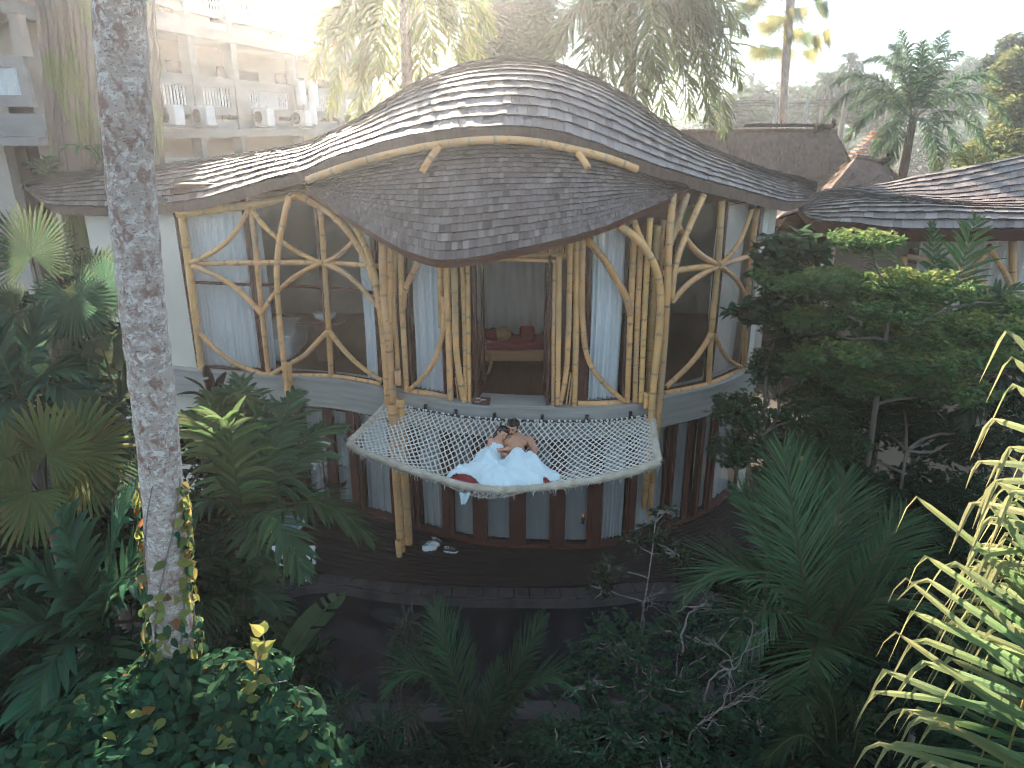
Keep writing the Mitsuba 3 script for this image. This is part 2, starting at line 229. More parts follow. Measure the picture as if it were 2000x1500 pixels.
# ---------------------------------------------------------------- the bamboo villa
V = thing('bamboo_villa', 'two storey bamboo villa with wavy shingle roof, drooping canopy and large curved windows', 'villa')
def shingle_tone(rng, n, dark=0.0):
    t = rng.random((n, 1)); base = np.array([.112, .078, .070]) * (1 - t) + np.array([.18, .148, .138]) * t
    odd = rng.random(n); base[odd > .9] *= 1.35; base[odd < .08] *= .62
    return base * (1 - dark)
def lay_shingles(parent, S, courses, width, thick, lift, rng, keep=300, dark=0.0, focus=None, ramp=1.2, size=None):
    """Shingles on the surface S(u, v) -> points, v = 0 the eave. Each a wedge with its butt proud of the course below. The largest are parts, the rest one part."""
    us = np.linspace(0, 1, 600); pieces = []
    for k in range(len(courses) - 1):
        v0, v1 = courses[k], courses[k + 1]; line = S(us, np.full(600, v0)); s = np.r_[0, np.cumsum(np.linalg.norm(np.diff(line, axis=0), axis=1))]
        w = width * (0.75 + .5 * rng.random(int(s[-1] / width * 1.4) + 4)); e = np.cumsum(w) - w[0] * rng.random(); e = e[e < s[-1]]; e = np.r_[0, e, s[-1]]
        ue = np.interp(e, s, us); gap = .0022 * (ue[-1] - ue[0]) / max(s[-1], 1e-6)
        a, b = ue[:-1] + gap, ue[1:] - gap; ok = b - a > gap * 3; a, b = a[ok], b[ok]; m = len(a)
        jb = (v1 - v0) * .07 * (rng.random(m) - .5); va, vb = v0 + jb - (v1 - v0) * .04, v1 + (v1 - v0) * .35
        va = np.maximum(va, 0); vb = np.minimum(vb, 1) * np.ones(m)
        c = [S(a, va), S(b, va), S(b, vb), S(a, vb)]
        ex = c[1] - c[0]; ey = c[3] - c[0]; nn = nrm(np.cross(ex, ey)); nn[nn[:, 2] < 0] *= -1
        hb = (lift * (0.8 + .5 * rng.random((m, 1)))); ht = .004
        top = [c[0] + nn * (hb + thick), c[1] + nn * (hb + thick), c[2] + nn * (ht + .002), c[3] + nn * (ht + .002)]
        bot = [c[0] + nn * hb * .75, c[1] + nn * hb * .75]; butt = [top[0] * 1, top[1] * 1]
        v = np.stack(top + bot + butt, 1)                                    # m x 8, butt apart, shade of the course gap painted into its colour
        col = shingle_tone(rng, m, dark); area = np.linalg.norm(np.cross(ex, ey), axis=1) / (np.linalg.norm(c[0] - EYE, axis=1) ** 2)
        face = np.abs((nn * nrm(EYE - c[0])).sum(1)); area = area * face
        pieces.append((v, col, area))
    v = np.concatenate([p[0] for p in pieces]); c = np.concatenate([p[1] for p in pieces]); ar = np.concatenate([p[2] for p in pieces])
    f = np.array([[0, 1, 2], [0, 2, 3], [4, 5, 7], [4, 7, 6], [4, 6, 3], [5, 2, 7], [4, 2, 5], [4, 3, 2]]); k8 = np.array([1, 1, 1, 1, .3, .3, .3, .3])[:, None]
    order = np.argsort(-ar); big, rest = order[:keep], order[keep:]
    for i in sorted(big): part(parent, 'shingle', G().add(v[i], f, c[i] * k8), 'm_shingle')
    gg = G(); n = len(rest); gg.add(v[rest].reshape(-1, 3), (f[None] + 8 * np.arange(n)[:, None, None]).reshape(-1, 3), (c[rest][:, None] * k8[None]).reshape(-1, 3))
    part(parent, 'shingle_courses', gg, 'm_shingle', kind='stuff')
    return len(v)
def spline3(px, py, Y):
    """A curve through pixels at given distances, as a function of a parameter in 0..1 that runs with the pixels."""
    p = at(px, py, Y); t = np.r_[0, np.cumsum(np.linalg.norm(np.diff(p, axis=0), axis=1))]; t /= t[-1]
    return Pchip(t, p)
# main roof: eave and ridge as measured, the surface between them bulging a little, and a back slope behind the ridge
eave = np.array([(49, 366, 15.6), (70, 388, 15.2), (101, 402, 14.9), (210, 406, 14.3), (301, 401, 13.95), (385, 392, 13.6), (455, 374, 13.3), (525, 353, 12.95), (595, 335, 12.65), (650, 311, 12.4), (720, 289, 12.15), (800, 268, 11.95), (895, 254, 11.8), (1000, 250, 11.7), (1070, 256, 11.7), (1140, 275, 11.75), (1227, 307, 11.85), (1297, 331, 12.0), (1370, 353, 12.35), (1440, 371, 12.85), (1492, 385, 13.4), (1545, 396, 14.0), (1575, 395, 14.3), (1592, 386, 14.5)])
ridge = np.array([(52, 362, 15.75), (87, 345, 16.30), (157, 336, 17.19), (230, 331, 17.70), (297, 328, 17.70), (350, 319, 17.70), (455, 309, 17.60), (542, 302, 17.32), (595, 293, 17.01), (647, 272, 16.71), (700, 245, 16.50), (780, 185, 16.30), (860, 143, 16.30), (930, 122, 16.30), (1000, 115, 16.30), (1060, 119, 16.30), (1130, 140, 16.30), (1200, 174, 16.30), (1260, 214, 16.11), (1320, 257, 16.01), (1400, 299, 15.85), (1450, 317, 15.79), (1500, 334, 15.62), (1560, 347, 15.33), (1597, 360, 14.91)])
Ef = Pchip(eave[:, 0], at(eave[:, 0], eave[:, 1], eave[:, 2])); Rf = Pchip(ridge[:, 0], at(ridge[:, 0], ridge[:, 1], ridge[:, 2]))
def roof_S(u, v):
    u, v = np.asarray(u, float), np.asarray(v, float); ue = 49 + (1592 - 49) * u; ur = 52 + (1597 - 52) * u
    e, r = Ef(ue), Rf(ur); d = np.linalg.norm(r - e, axis=-1, keepdims=True)
    return e + (r - e) * v[..., None] + np.array([0, 0, 1.0]) * (np.sin(np.pi * np.clip(v, 0, 1)) * .055)[..., None] * d
nu, nv = 220, 12
uu, vv = np.meshgrid(np.linspace(0, 1, nu), np.linspace(0, 1, nv), indexing='ij')
S = roof_S(uu.ravel(), vv.ravel()).reshape(nu, nv, 3)
RF = f'{V}__roof'; USED[RF] = 1
# deck: top skin just under the shingles, a soffit below it, the back slope and the rounded rim
th = np.clip(.17 * np.minimum(uu[:, :1] / .04, 1) * np.minimum((1 - uu[:, :1]) / .03, 1), .05, .17)
bk = np.linspace(0, 1, 9)[1:]
BE = np.stack([S[:, -1, 0] * .98, np.full(nu, 20.6), 5.7 + .5 * np.exp(-(S[:, -1, 0] / 4) ** 2)], -1)
Bk = S[:, -1][:, None] * (1 - bk[None, :, None]) + BE[:, None] * bk[None, :, None]; Bk[..., 2] += np.sin(np.pi * bk)[None] * .12
top = np.concatenate([S, Bk], 1); top[..., 2] -= .012
low = np.concatenate([S, Bk], 1).copy(); low[..., 2] -= th + .0; low[:, 0, 1] += .10; low[:, 0, 2] += th[:, 0] * .0
M = top.shape[1]; n = nu * M
f = np.vstack([grid_faces(nu, M), grid_faces(nu, M, n)[:, ::-1]])
part(RF, 'deck', (top.reshape(-1, 3), grid_faces(nu, M)), 'm_fascia', 40)
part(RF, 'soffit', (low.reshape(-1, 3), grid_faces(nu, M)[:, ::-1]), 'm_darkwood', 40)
fas = np.stack([top[:, 0] + [0, -.005, .03], low[:, 0] + [0, -.03, -.0]], 1)
part(RF, 'fascia', (fas.reshape(-1, 3), grid_faces(nu, 2)), 'm_fascia', 40)
for e in (0, nu - 1): part(RF, 'rim', (np.stack([top[e], low[e]], 1).reshape(-1, 3), grid_faces(M, 2)), 'm_fascia')
part(RF, 'rear_rim', (np.stack([top[:, -1], low[:, -1]], 1).reshape(-1, 3), grid_faces(nu, 2)), 'm_fascia')
cs = np.linspace(0, 1, 15) ** .96
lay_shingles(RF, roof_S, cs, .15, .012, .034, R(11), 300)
# the fringe of shingle ends under the eave
# canopy over the door
cx = np.array([(597, 362, 12.7), (650, 335, 12.55), (720, 308, 12.45), (800, 288, 12.35), (900, 273, 12.3), (1000, 268, 12.3), (1100, 275, 12.3), (1200, 303, 12.3), (1280, 338, 12.25), (1343, 366, 12.2)])
cc = np.array([(597, 363, 12.7), (650, 365, 12.3), (720, 362, 11.85), (800, 357, 11.5), (900, 350, 11.25), (1000, 345, 11.2), (1100, 345, 11.25), (1200, 350, 11.55), (1280, 360, 11.9), (1343, 367, 12.2)])
cl = np.array([(597, 364, 12.7), (650, 402, 12.2), (702, 437, 11.65), (755, 469, 11.1), (807, 495, 10.65), (860, 509, 10.35), (912, 506, 10.25), (1000, 489, 10.3), (1105, 464, 10.6), (1175, 443, 10.95), (1245, 413, 11.45), (1297, 391, 11.85), (1343, 368, 12.2)])
CT, CM, CL = (Pchip(a[:, 0], at(a[:, 0], a[:, 1], a[:, 2])) for a in (cx, cc, cl))
def canopy_S(u, v):
    u, v = np.asarray(u, float), np.asarray(v, float); x = 597 + 746 * u
    l = CL(x); m = CM(x); t = CT(x); w = v[..., None]
    k = .52                                          # l at 0, m at k, t at 1, one smooth curve
    return l * (w - k) * (w - 1) / k + m * w * (w - 1) / (k * (k - 1)) + t * w * (w - k) / (1 - k)
CN = f'{V}__canopy'; USED[CN] = 1
uu, vv = np.meshgrid(np.linspace(0, 1, 120), np.linspace(0, 1, 16), indexing='ij')
S2 = canopy_S(uu.ravel(), vv.ravel()).reshape(120, 16, 3); S2[..., 2] -= .012; L2 = S2 - [0, 0, .10]; L2[..., 1] += .06; L2[:, 0, 2] += .0
part(CN, 'deck', (S2.reshape(-1, 3), grid_faces(120, 16)), 'm_fascia', 40)
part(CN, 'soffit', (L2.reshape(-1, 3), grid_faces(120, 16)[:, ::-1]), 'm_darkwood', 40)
part(CN, 'fascia', (np.stack([S2[:, 0] + [0, -.004, .02], L2[:, 0] + [0, -.02, 0]], 1).reshape(-1, 3), grid_faces(120, 2)), 'm_darkwood', 40)
cs2 = np.r_[np.linspace(0, .50, 11), np.linspace(.50, 1, 11)[1:]]
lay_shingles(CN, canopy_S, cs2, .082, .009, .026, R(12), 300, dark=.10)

# slabs, walls
def ribbon(x0, x1, z0, z1, off, depth, n=40):
    """A curved wall or band along the front between x0 and x1."""
    xs = np.linspace(x0, x1, n); a = plan_x(xs, off)[0]; b = plan_x(xs, off - depth)[0]
    q = np.stack([np.c_[a, np.full(n, z0)], np.c_[a, np.full(n, z1)], np.c_[b, np.full(n, z1)], np.c_[b, np.full(n, z0)]], 1).reshape(-1, 3)
    i, j = np.meshgrid(np.arange(n - 1), np.arange(4), indexing='ij'); k = (j + 1) % 4
    f = np.stack([i * 4 + j, (i + 1) * 4 + j, (i + 1) * 4 + k, i * 4 + k], -1).reshape(-1, 4)
    f = np.vstack([f, [[0, 1, 2, 3]], [[4 * n - 1, 4 * n - 2, 4 * n - 3, 4 * n - 4]]])
    return q, f
part(V, 'floor_slab', ribbon(-8.7, 4.95, 2.36, FLOOR - .03, .16, .9, 90), 'm_slab', 30)
part(V, 'floor_cap', ribbon(-8.7, 4.95, FLOOR - .028, FLOOR + .012, .19, .5, 90), 'm_slab', 30)
inner = plan_x(np.linspace(4.9, -8.6, 60), -.3)[0]
part(V, 'upper_floor', slab_poly(np.vstack([[(-8.6, 18.9), (5.3, 18.9)], inner]), 2.5, FLOOR - .005), 'm_woodfloor')
part(V, 'ceiling', slab_poly(np.vstack([[(-8.6, 18.9), (5.3, 18.9)], inner + [0, .5]]), 2.2, 2.35), 'm_inwall')
part(V, 'lower_floor', slab_poly(np.vstack([[(-8.6, 18.9), (5.3, 18.9)], inner]), -.3, .0), 'm_woodfloor')
xA, xF = plan_px(352, 560), plan_px(1478, 560)
part(V, 'wall', ribbon(-8.7, -6.42, 0, 6.3, 0, .25, 16), 'm_plaster', 30)
part(V, 'wall', obox((-8.6, 15.1, 3.1), (-8.6, 18.9, 3.1), .25, 6.2), 'm_plaster')
part(V, 'wall', obox((5.05, 14.4, 3.1), (5.35, 18.9, 3.1), .22, 6.3), 'm_plaster')
part(V, 'wall', obox((-8.6, 18.9, 3.3), (5.35, 18.9, 3.3), .2, 7.2), 'm_inwall')
part(V, 'partition_wall', obox((-2.35, 13.6, 4.7), (-2.6, 18.8, 4.7), .14, 3.5), 'm_inwall')
part(V, 'corner_post', ribbon(4.80, 4.95, FLOOR, 6.35, .04, .2, 3), 'm_plaster')
part(V, 'lower_wall', ribbon(-8.7, -5.3, 0, 2.36, -.15, .25, 16), 'm_plaster', 30)

# bamboo
def bamboo(pts, r, rng, parent=V, name='bamboo_pole', tint=1.0, label=None, taper=.1, step=.34):
    c = curve(pts, 60); L = np.linalg.norm(np.diff(c, axis=0), axis=1).sum(); n = max(6, int(L / .035)); c = curve(pts, n); s = np.linspace(0, L, n)
    nodes = np.cumsum(step * (0.8 + .4 * rng.random(int(L / step) + 3))) - step * rng.random(); d = np.abs(s[:, None] - nodes[None]).min(1)
    rr = r * (1 - taper * s / L) * (1 + .07 * np.exp(-(d / .016) ** 2)) * (1 + .02 * np.sin(s * 3 + rng.random() * 6))
    v, f = tube_mesh(c, rr, 10)
    base = np.array([.68, .37, .155]) * tint * (0.9 + .22 * rng.random()); base = base * (1 - .0) + rng.normal(0, .012, 3)
    k = np.repeat(np.r_[s], 10); dd = np.repeat(d, 10); ns = meshkit.noise(np.c_[v[:-2] * 3.1 + rng.random() * 50], 3)
    col = base * (.80 + .42 * ns[:, None]); pale = np.exp(-((dd - .03) / .02) ** 2)[:, None] * .3; col = col * (1 - pale) + np.array([.66, .50, .33]) * pale
    dark = np.exp(-(dd / .011) ** 2)[:, None] * .65; col = col * (1 - dark) + np.array([.14, .075, .04]) * dark
    wth = np.clip((meshkit.fbm(np.c_[v[:-2, 0] * 2.3, v[:-2, 1] * 2.3, v[:-2, 2] * 1.1] + rng.random() * 9, 3, 6) - .52) * 4, 0, 1)[:, None] * .55; col = col * (1 - wth) + np.array([.36, .28, .20]) * wth
    spot = (meshkit.noise(v[:-2] * 19, 9) > .83)[:, None]; col = np.where(spot, col * .6, col)
    col = np.clip(np.vstack([col, [[.12, .075, .04]] * 2]), .02, .9)
    return part(parent, name, G().add(v, f, col), 'm_bamboo', True, label)
brng = R(77)
def bam(px, r, off=.07, tint=1.0, name='bamboo_pole', **k):
    px = np.array(px, float); o = np.broadcast_to(off, (len(px),))
    return bamboo(np.array([facade([x], [y], q)[0] for (x, y), q in zip(px, o)]), r, brng, name=name, tint=tint, **k)
DK = .62
for pts, r, off, tint in (
    # left bay: posts, rail, beam
    ([(354, 412), (373, 553), (384.5, 642), (394, 722)], .078, .06, 1), ([(490, 400), (502, 513), (512, 614), (525, 733)], .056, .05, 1), ([(626, 405), (634, 513), (641, 628), (647, 736)], .058, .05, .95),
    ([(373, 515), (499, 513), (631, 513), (740, 520)], .052, .05, 1), ([(347, 417), (416, 409), (490, 400), (568, 385), (615, 370)], .085, .12, .85),
    ([(485, 734), (571, 733), (645, 734), (744, 750)], .040, .05, 1.05),
    # left bay: arcs
    ([(373, 513), (407, 497.5), (445, 470), (467.5, 441.6), (485, 408)], .05, .11, 1), ([(376, 519), (416, 536), (456, 559), (490.5, 590.7), (511, 614)], .055, .11, 1), ([(391.6, 652), (421.7, 682), (459, 709.6), (496, 725), (525, 734)], .05, .11, .95),
    ([(493, 411), (516, 441.6), (548, 470), (588, 496), (628, 513)], .05, .11, 1), ([(631, 513), (588, 533), (553.5, 559), (528, 585), (513, 611)], .05, .11, 1), ([(634, 513), (660, 499), (690, 471)], .048, .11, 1),
    ([(634, 515), (668, 530.5), (702.6, 559), (739, 601)], .05, .11, 1), ([(642, 645), (617, 671), (594, 694), (553.5, 717), (528, 733)], .05, .11, .95), ([(642, 645), (668, 679.5), (702.6, 714), (747, 744)], .052, .11, 1),
    # left bay: leaning poles that stand proud of the slab
    ([(565, 382), (551, 442), (541, 519), (545, 614), (553.5, 700), (559, 743), (564, 800)], .058, .36, 1.05), ([(566, 735), (567, 765), (569, 800)], .062, .27, .95), ([(563, 707), (565, 742)], .065, .29, 1.1),
    ([(574, 380), (611, 396), (651, 421.6), (682.5, 456), (708, 496), (731, 553), (743, 614), (750, 685), (757, 795)], .062, [.2, .2, .22, .24, .26, .28, .3, .32, .34], 1.05), ([(680, 424), (705.5, 464.6), (722.7, 507.6), (737, 556)], .06, .3, 1),
    # cluster left of the central bay
    ([(747, 465), (750.5, 585), (757.5, 660), (767, 790)], .072, .28, 1), ([(762, 475), (762, 613), (766, 730), (772, 790)], .052, .22, .95), ([(774, 480), (769, 602), (775, 683), (777, 735)], .05, .16, DK + .15), ([(776, 722), (778, 752)], .058, .3, 1.1), ([(783, 484), (785.5, 602), (790, 683), (794, 766)], .055, .1, 1),
    # central left window and posts
    ([(822, 500), (803, 538.7), (791, 571), (788, 602)], .055, .1, .92), ([(865, 578), (867, 622.7), (862.5, 660), (849.7, 702), (826, 737), (798, 762)], .046, .1, 1), ([(803, 764), (840, 769), (875, 775)], .05, .04, 1.05),
    ([(860, 500), (861, 580), (862, 640)], .052, .05, .9), ([(872, 500), (875, 613), (880, 781)], .062, .1, 1), ([(886, 500), (889, 613), (892, 693), (908, 786)], .058, .12, .98), ([(902, 500), (907, 637), (909, 784)], .042, .06, .95), ([(913, 500), (915, 640), (917, 786)], .042, .07, 1),
    ([(890, 724), (900, 781)], .014, .1, .8), ([(889, 737), (895, 780)], .012, .1, .75),
    # right of the door
    ([(1083, 505), (1081, 640), (1080, 791)], .036, .07, 1), ([(955, 505), (1020, 507), (1085, 510)], .036, .08, 1.05), ([(1092, 500), (1091, 640), (1089, 791)], .048, .1, 1.05), ([(1113, 470), (1109, 680), (1103, 747), (1094, 790)], .05, .1, 1), ([(1126, 466), (1124, 707), (1121, 793)], .058, .06, 1),
    ([(1115, 728), (1106, 790)], .014, .13, .8), ([(1118, 735), (1112, 790)], .016, .12, .85), ([(955, 494), (1020, 497), (1112, 500)], .06, .03, .8),
    ([(1139, 464), (1137, 573), (1140, 653), (1153, 712), (1180, 749), (1220, 784)], .05, .1, 1), ([(1146, 468), (1180, 507), (1207, 552), (1227, 592), (1231, 616)], .065, .09, .85), ([(1128, 788), (1172, 788), (1218, 784)], .05, .04, 1.05),
    ([(1239, 455), (1231, 627), (1225, 786)], .055, .08, 1), ([(1252, 460), (1245, 627), (1240, 786)], .05, .12, .98), ([(1270, 425), (1261, 573), (1252, 786)], .053, .18, 1.02), ([(1284, 440), (1273, 627), (1267, 775)], .07, .06, DK), ([(1296, 430), (1284, 560), (1276, 680)], .05, .02, DK),
    ([(1237, 428), (1252, 467), (1270, 497)], .052, .35, .95), ([(1263, 766), (1261, 797)], .048, .3, 1.1),
    # right bay
    ([(1341, 378), (1320.5, 441.7), (1291, 517)], .07, .16, .72), ([(1375, 380), (1343, 451.5), (1320.5, 517), (1312, 584)], .057, .26, 1), ([(1410, 392), (1402, 517), (1389, 654), (1384, 752)], .06, .06, .98),
    ([(1324, 442), (1356, 487), (1398, 516)], .06, .1, .82), ([(1291, 535), (1343, 525), (1400, 519)], .06, .09, .95), ([(1311, 592), (1343, 556), (1398, 522)], .055, .1, .95), ([(1407, 517), (1441, 477.6), (1468, 410)], .045, .1, .78), ([(1405, 518), (1463, 500)], .052, .08, .9), ([(1405, 520), (1435, 543), (1459, 587)], .05, .1, .72),
    ([(1389, 651), (1363, 693), (1327, 732), (1301, 756)], .055, .1, .95), ([(1396, 654), (1415, 693), (1449, 717)], .045, .09, .7), ([(1478, 405), (1465, 523), (1452, 718)], .06, .05, .72), ([(1298, 768), (1340, 760), (1382.5, 750), (1420, 735), (1453, 719)], .05, .05, 1),
): bam(pts, r, off, tint)
# the long curved poles at the right of the hammock and the pair at its left run down to the terrace
def to_ground(upper, off, low_px, r, tint=1.0):
    u = np.array([facade([x], [y], o)[0] for (x, y), o in zip(upper, np.broadcast_to(off, (len(upper),)))])
    bamboo(np.vstack([u, [atz(*low_px, 0.0)]]), r, brng, tint=tint)
to_ground([(1205, 438), (1249, 472), (1273, 507), (1287, 547), (1290, 600), (1287, 653), (1276, 760), (1271, 837)], .42, (1252, 1018), .066, 1.02)
to_ground([(1315, 378), (1309, 440), (1303, 573), (1297, 680), (1288, 787), (1283, 837)], .34, (1266, 1022), .062, 1.02)
for a, b, r in (((768, 800), (784, 1078), .085), ((785, 800), (799, 1064), .08)):
    q = atz(*b, 0.0); p0 = np.array([q[0] - .02, q[1] + .02, 3.0]); bamboo(np.vstack([p0, (p0 + q) / 2, q]), r, brng, tint=.92)
bamboo(np.vstack([atz(781, 1082, 0.02) + [0, -.08, .34], atz(781, 1082, 0.02) + [0, -.08, 0]]), .062, brng, tint=1.1)
# arch beam under the main eave and the two struts on the canopy
arch = np.array([(600, 352, 12.55), (650, 334, 12.4), (720, 312, 12.2), (842, 285, 11.95), (965, 273, 11.85), (1035, 276, 11.83), (1122, 292, 11.85), (1210, 317, 11.95), (1245, 331, 12.0)])
bamboo(at(arch[:, 0], arch[:, 1], arch[:, 2] - .2), .065, brng, name='arch_beam', tint=.95)
bamboo(at([856, 840, 824], [288, 310, 336], [11.7, 11.58, 11.5]), .055, brng, name='strut', tint=.95)
bamboo(at([1130, 1140, 1149], [300, 314, 328], [11.6, 11.5, 11.42]), .055, brng, name='strut', tint=.95)
for k, x in enumerate(np.linspace(1062, 1105, 9)): bam([(x, 478 + (k % 2)), (x + .5, 494)], .016, .05, .9, name='lattice_slat')

# windows: pane and frame, curved with the front; curtains are things of their own
def bar_ribbon(x0, x1, z0, z1, off, depth): return ribbon(x0, x1, z0, z1, off, depth, 10)
def window(px0, px1, z0, z1, y_at=600, label=None, storey='window', fr=.05, wood='m_darkwood', mid=None):
    x0, x1 = plan_px(px0, y_at), plan_px(px1, y_at); key = f'{V}__' + storey; k = key_for(key)
    xs = np.linspace(x0, x1, 12); a = plan_x(xs, -.005)[0]
    pane = (np.stack([np.c_[a, np.full(12, z0)], np.c_[a, np.full(12, z1)]], 1).reshape(-1, 3), grid_faces(12, 2))
    part(k, 'pane', pane, 'm_glass', True)
    for s, (p, q, r, t) in enumerate(((x0, x1, z0, z0 + fr), (x0, x1, z1 - fr, z1), (x0, x0 + fr, z0 + fr, z1 - fr), (x1 - fr, x1, z0 + fr, z1 - fr))): part(k, 'frame', bar_ribbon(p, q, r, t, .02, .06), wood)
    if mid: part(k, 'frame', bar_ribbon(x0 + fr, x1 - fr, mid, mid + fr, .018, .055), wood)
    return k
for p0, p1 in ((362, 496), (497, 632), (634, 738)): window(p0, p1, FLOOR + .03, 6.5, 560, mid=4.72)
for p0, p1 in ((793, 868), (1146, 1229), (1299, 1392), (1397, 1462)): window(p0, p1, FLOOR + .03, 6.4, 620)
# upper back wall behind roof edge so that the room is closed: a dark lintel band above the panes
part(V, 'lintel', ribbon(-6.42, 4.8, 6.38, 6.62, -.05, .12, 60), 'm_darkwood', 30)
# door: two dark red leaves that stand open inward
D0, D1 = plan_px(921, 650), plan_px(1079, 650)
dz0, dz1 = FLOOR + .015, 5.62
pl, pr = plan_x(D0)[0], plan_x(D1)[0]
for s, (p, sgn) in enumerate(((pl, 1), (pr, -1))):
    k = key_for(f'{V}__door'); d = nrm(np.array([.14 * sgn, 1.0])) if s == 0 else nrm(np.array([-.03, 1.0])); q0 = np.array([p[0] + .07 * sgn, p[1] - .12]); q1 = q0 + d * .80
    for a, b in ((q0, q0 + d * .10), (q1 - d * .10, q1)): part(k, 'stile', obox(np.r_[(a), (dz0 + dz1) / 2], np.r_[(b), (dz0 + dz1) / 2], .045, dz1 - dz0), 'm_darkwood')
    for z in (dz0 + .12, dz1 - .08): part(k, 'rail', obox(np.r_[q0 + d * .10, z], np.r_[q1 - d * .10, z], .04, .16), 'm_darkwood')
    part(k, 'pane', np.array(0) if False else (np.array([np.r_[q0 + d * .1, dz0 + .2], np.r_[q1 - d * .1, dz0 + .2], np.r_[q1 - d * .1, dz1 - .16], np.r_[q0 + d * .1, dz1 - .16]]), np.array([[0, 1, 2, 3]])), 'm_glass')
    part(k, 'jamb', obox(np.r_[p, (dz0 + dz1) / 2] + [.0, .05, 0], np.r_[p, (dz0 + dz1) / 2] + [0, .13, 0], .05, dz1 - dz0 + .06), 'm_darkwood')
part(V, 'door_sill', ribbon(D0 - .05, D1 + .05, FLOOR + .014, FLOOR + .04, .17, .55, 12), 'm_slab')
part(V, 'infill_panel', ribbon(plan_px(1080), plan_px(1143), FLOOR, 6.4, -.03, .08, 6), 'm_darkwood')
part(V, 'infill_panel', ribbon(plan_px(868), plan_px(921), FLOOR, 6.4, -.03, .08, 6), 'm_darkwood')
part(V, 'infill_panel', ribbon(plan_px(1229), plan_px(1300), FLOOR, 6.4, -.03, .08, 8), 'm_darkwood')
part(V, 'infill_panel', ribbon(plan_px(739), plan_px(793), FLOOR, 6.4, -.03, .08, 8), 'm_darkwood')
part(V, 'door_head', ribbon(D0, D1, 5.70, 6.5, -.03, .10, 8), 'm_darkwood')

# lower storey: dark red framed doors and glass
LZ = 2.34
def lower(px0, px1, z0=.02, z1=LZ, fr=.11, y_at=960): return window(px0, px1, z0, z1, y_at, storey='lower_window', fr=fr)
for p0, p1 in ((598, 652), (653, 705), (706, 768), (812, 868), (876, 932), (942, 1004), (1018, 1084), (1096, 1158), (1172, 1230), (1238, 1300), (1302, 1338), (1339, 1380), (1382, 1436)): lower(p0, p1, fr=.05 if (p0 in (706, 812, 1172, 1238, 1302, 1339, 1382)) else .09)
for px, w in ((597, .16), (697, .22), (806, .10), (872, .16), (937, .16), (1011, .24), (1090, .19), (1165, .2), (1234, .14), (1308, .1), (1360, .1), (1385, .1)):
    x = plan_px(px, 960); part(V, 'door_post', ribbon(x - w * .38, x + w * .38, .0, LZ + .02, .045, .12, 4), 'm_darkwood')
part(V, 'threshold', ribbon(-5.3, 4.9, .0, .07, .04, .2, 60), 'm_darkwood', 30)
part(V, 'lower_head', ribbon(-5.3, 4.9, LZ - .06, LZ + .02, .04, .14, 60), 'm_darkwood', 30)

# curtains
def curtain(px0, px1, z0, z1, y_at, label, off=-.22, fold=.09, amp=.035, seed=0, top_px=None, gather=0.0, bsdf='m_curtain', name='curtain', group=None):
    x0, x1 = plan_px(px0, y_at), plan_px(px1, y_at); rng = R(seed); n = int((x1 - x0) / fold * 12) + 24; m = 22
    k = thing(name, label, 'curtain', group); u = np.linspace(0, 1, n); ph = np.cumsum(.7 + .6 * rng.random(n)); ph = ph / ph[-1] * 2 * np.pi * max(2, (x1 - x0) / fold)
    rows = []
    for z in np.linspace(z0, z1, m):
        t = (z - z0) / (z1 - z0); sway = .02 * np.sin(2.2 * z + seed) ; xs = x0 + (x1 - x0) * u * (1 - gather * (1 - t)) + (x1 - x0) * gather * (1 - t) * .4
        o = off + amp * (np.sin(ph + .5 * math.sin(z * 1.3 + seed)) + .45 * np.sin(ph * .47 + 2 + z * .25)) * (0.55 + .45 * (1 - t)) + sway
        p, nn = plan_x(xs, 0); p = p + nn * o[:, None]; rows.append(np.c_[p, np.full(n, z)])
    part(k, 'cloth', (np.stack(rows).reshape(-1, 3), grid_faces(m, n)), bsdf, True)
    a = np.r_[plan_x(x0, off)[0], z1 + .02]; b = np.r_[plan_x(x1, off)[0], z1 + .02]; part(k, 'rod', tube_mesh(np.array([a, (a + b) / 2, b]), .012, 6), 'm_darkwood', True)
    return k
UZ0, UZ1 = FLOOR + .03, 6.25
curtain(366, 512, UZ0, UZ1, 560, 'wide pale blue white curtain behind the leftmost upper window', fold=.085, amp=.045, seed=1)
curtain(696, 741, UZ0, UZ1, 600, 'narrow white curtain behind the upper left bay beside the bamboo cluster', seed=2)
curtain(797, 856, UZ0, UZ1, 640, 'white curtain behind the arched upper window left of the open door', seed=3, amp=.045)
curtain(1157, 1226, UZ0, UZ1, 640, 'white curtain behind the arched upper window right of the open door', seed=4, amp=.045, gather=.06)
curtain(1301, 1326, UZ0, UZ1, 600, 'sliver of white curtain beside the long curved pole in the upper right bay', seed=5)
curtain(1404, 1460, UZ0, UZ1, 600, 'grey white curtain behind the rightmost upper window', seed=6, fold=.06, amp=.02, bsdf='m_linen')
for i, (a, b, lab) in enumerate(((604, 648, 'grey curtain behind the leftmost lower door'), (657, 692, 'grey curtain behind the second lower door from the left'), (707, 768, 'wide grey curtain behind the lower glass left of the hammock posts'), (815, 862, 'pale curtain behind the lower glass right of the left bamboo posts'), (1177, 1228, 'pale blue curtain behind the lower glass left of the right bamboo poles'),
        (1244, 1300, 'grey curtain behind the lower glass right of the right bamboo poles'), (1314, 1352, 'grey curtain behind the second lower glass right of the poles'), (1366, 1432, 'grey curtain at the right end of the lower storey'))):
    curtain(a, b, .06, LZ - .05, 960, lab, seed=20 + i, fold=.08, amp=.03, off=-.2, bsdf='m_greycurtain')
